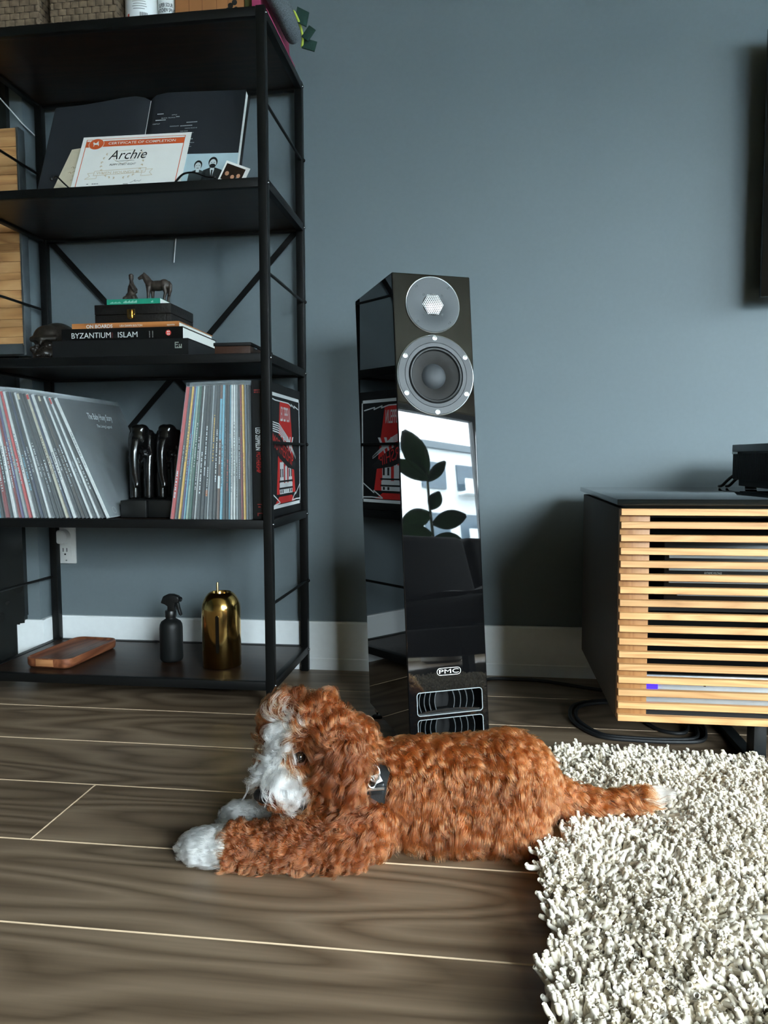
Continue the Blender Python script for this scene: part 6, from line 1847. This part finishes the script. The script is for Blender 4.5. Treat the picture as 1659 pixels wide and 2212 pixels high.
    return pts[keep], rr[keep], cols[keep]
EYES = [HC + FD * 0.040 + UD * 0.010 - SD * 0.027, HC + FD * 0.040 + UD * 0.010 + SD * 0.027]
EYES = [HC + (e - HC) / np.linalg.norm(e - HC) * 0.054 for e in EYES]
NOSE = m1 + FD * 0.018 + UD * 0.007
COLL = V3(-0.152, 1.118, 0.104)

t = NT('dog_skin'); t.setp(Roughness=0.8)
gm = t.n('NewGeometry'); sxyz = t.n('SeparateXYZ')
tcx = t.n('TexCoord'); nzz = t.n('TexNoise'); nzz.inputs['Scale'].default_value = 60
t.l(tcx.outputs['Object'], nzz.inputs['Vector'])
skin_at = t.n('Attribute'); skin_at.attribute_name = 'coat'
brown = t.ramp(nzz.outputs['Fac'], [(0.3, rgb(62, 30, 14)), (0.7, rgb(84, 44, 20))])
t.l(t.mix(skin_at.outputs['Fac'], brown.outputs[0], (0.62, 0.60, 0.56, 1)), t.p.inputs['Base Color'])
M_SKIN = t.m
wv_ = white_mask(co)
ca_ = dme.attributes.new('coat', 'FLOAT', 'POINT'); ca_.data.foreach_set('value', wv_.astype(np.float32))
body = put(dog, 'body', dme, M_SKIN)
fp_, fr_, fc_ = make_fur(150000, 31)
fp_ = fp_ - np.array([-0.10, 1.10, 0.0])
th = NT('dog_fur')
nt_ = th.t
nt_.nodes.remove(th.p)
hb = th.n('BsdfHairPrincipled')
hb.parametrization = 'COLOR'
fa_ = th.n('Attribute'); fa_.attribute_name = 'tint'
th.l(fa_.outputs['Color'], hb.inputs['Color'])
hb.inputs['Roughness'].default_value = 0.34
hb.inputs['Radial Roughness'].default_value = 0.65
th.l(hb.outputs[0], nt_.nodes['Material Output'].inputs['Surface'])
fur = hair_object('fur', fp_, fr_, fc_, th.m, dog)
fur['label'] = 'wavy chestnut coat with white blaze, muzzle, paws and tail tip'

M_EYE = mat('dog_eye', rgb(16, 11, 8), 0.06, var=0.1, spec=0.7)
for e in EYES:
    part(dog, 'eye', MB().ball(tuple(e - (e - HC) / np.linalg.norm(e - HC) * 0.0012), 0.0088, 20, 14), M_EYE)
nb = MB().ball(tuple(NOSE), (0.0125, 0.0125, 0.0095), 20, 14).ball(tuple(NOSE - UD * 0.006), (0.009, 0.009, 0.008), 16, 10)
put(dog, 'nose', remesh(nb, 0.0016, 3), mat('dog_nose', rgb(18, 16, 16), 0.32, var=0.3, scale=500, bump=0.3))

# collar with buckle, ring and tag
COLL = [float(c) for c in COLL]
M_WEB = mat('black_webbing', rgb(24, 28, 30), 0.55, var=0.2, scale=600, bump=0.2)
cm = MB()
N_ = 48
vs, fs = [], []
for i in range(N_):
    a = 2 * math.pi * i / N_
    for dr in (0.0, 0.0028):
        for dx in (-0.0105, 0.0105):
            vs.append((COLL[0] + dx + 0.010 * math.sin(a), COLL[1] + (0.0625 + dr) * math.cos(a), COLL[2] - 0.008 + (0.039 + dr) * math.sin(a)))
for i in range(N_):
    j = (i + 1) % N_
    for q in ((0, 1, 5, 4), (1, 3, 7, 5), (3, 2, 6, 7), (2, 0, 4, 6)):
        fs.append(tuple((i if k < 4 else j) * 4 + k % 4 for k in q))
cm.add(vs, fs, 0, True)
collar = part(dog, 'collar', cm, M_WEB, label='black webbing collar')
by_ = COLL[1] - 0.0735
part(collar, 'strap_end', MB().frame_box((COLL[0] - 0.0105, by_ + 0.004, 0.071), (0.0215, 0.001, 0), (0.003, 0.0, 0.036), (0, -0.0025, 0)), M_WEB)
part(collar, 'buckle', MB().frame_box((COLL[0] - 0.0155, by_ - 0.002, 0.094), (0.0255, 0.001, 0.003), (0.001, 0.002, 0.016), (0, 0.006, 0)), mat('buckle_black', rgb(26, 29, 31), 0.3), bevel=0.002)
part(collar, 'buckle_bar', MB().cyl((COLL[0] - 0.013, by_ - 0.003, 0.104), (COLL[0] + 0.0115, by_ - 0.002, 0.107), 0.0022, 12), M_SIL)
part(collar, 'ring', MB().tube([(COLL[0] - 0.003 + 0.0075 * math.cos(a), by_ - 0.002 + 0.003 * math.sin(a), 0.1285 + 0.0105 * math.sin(a)) for a in np.linspace(0, 2 * math.pi, 25)], 0.0014, 8), M_SIL)
part(collar, 'ring', MB().tube([(COLL[0] - 0.006 + 0.0055 * math.cos(a), by_ - 0.004 + 0.002 * math.cos(a), 0.1165 + 0.0085 * math.sin(a)) for a in np.linspace(0, 2 * math.pi, 21)], 0.0012, 8), M_SIL)
tg = Sheet((COLL[0] + 0.0035, by_ - 0.003, 0.1150), (0.82, -0.1, 0.45), (-0.45, 0.0, 0.85))
part(collar, 'name_tag', tg.slab(MB(), -0.0045, 0.0065, 0, 0.0125, 0.001), mat('tag_white', rgb(226, 230, 230), 0.35))
tp_ = MB()
tg.quad(tp_, -0.002, -0.0012, 0.003, 0.0085, 0.0003); tg.quad(tp_, -0.003, 0.0, 0.0055, 0.0062, 0.0003); tg.ring(tp_, 0.0025, 0.006, 0.0013, 0.0019, 0.0003, n=14)
part(collar, 'tag_print', tp_, M_INK)
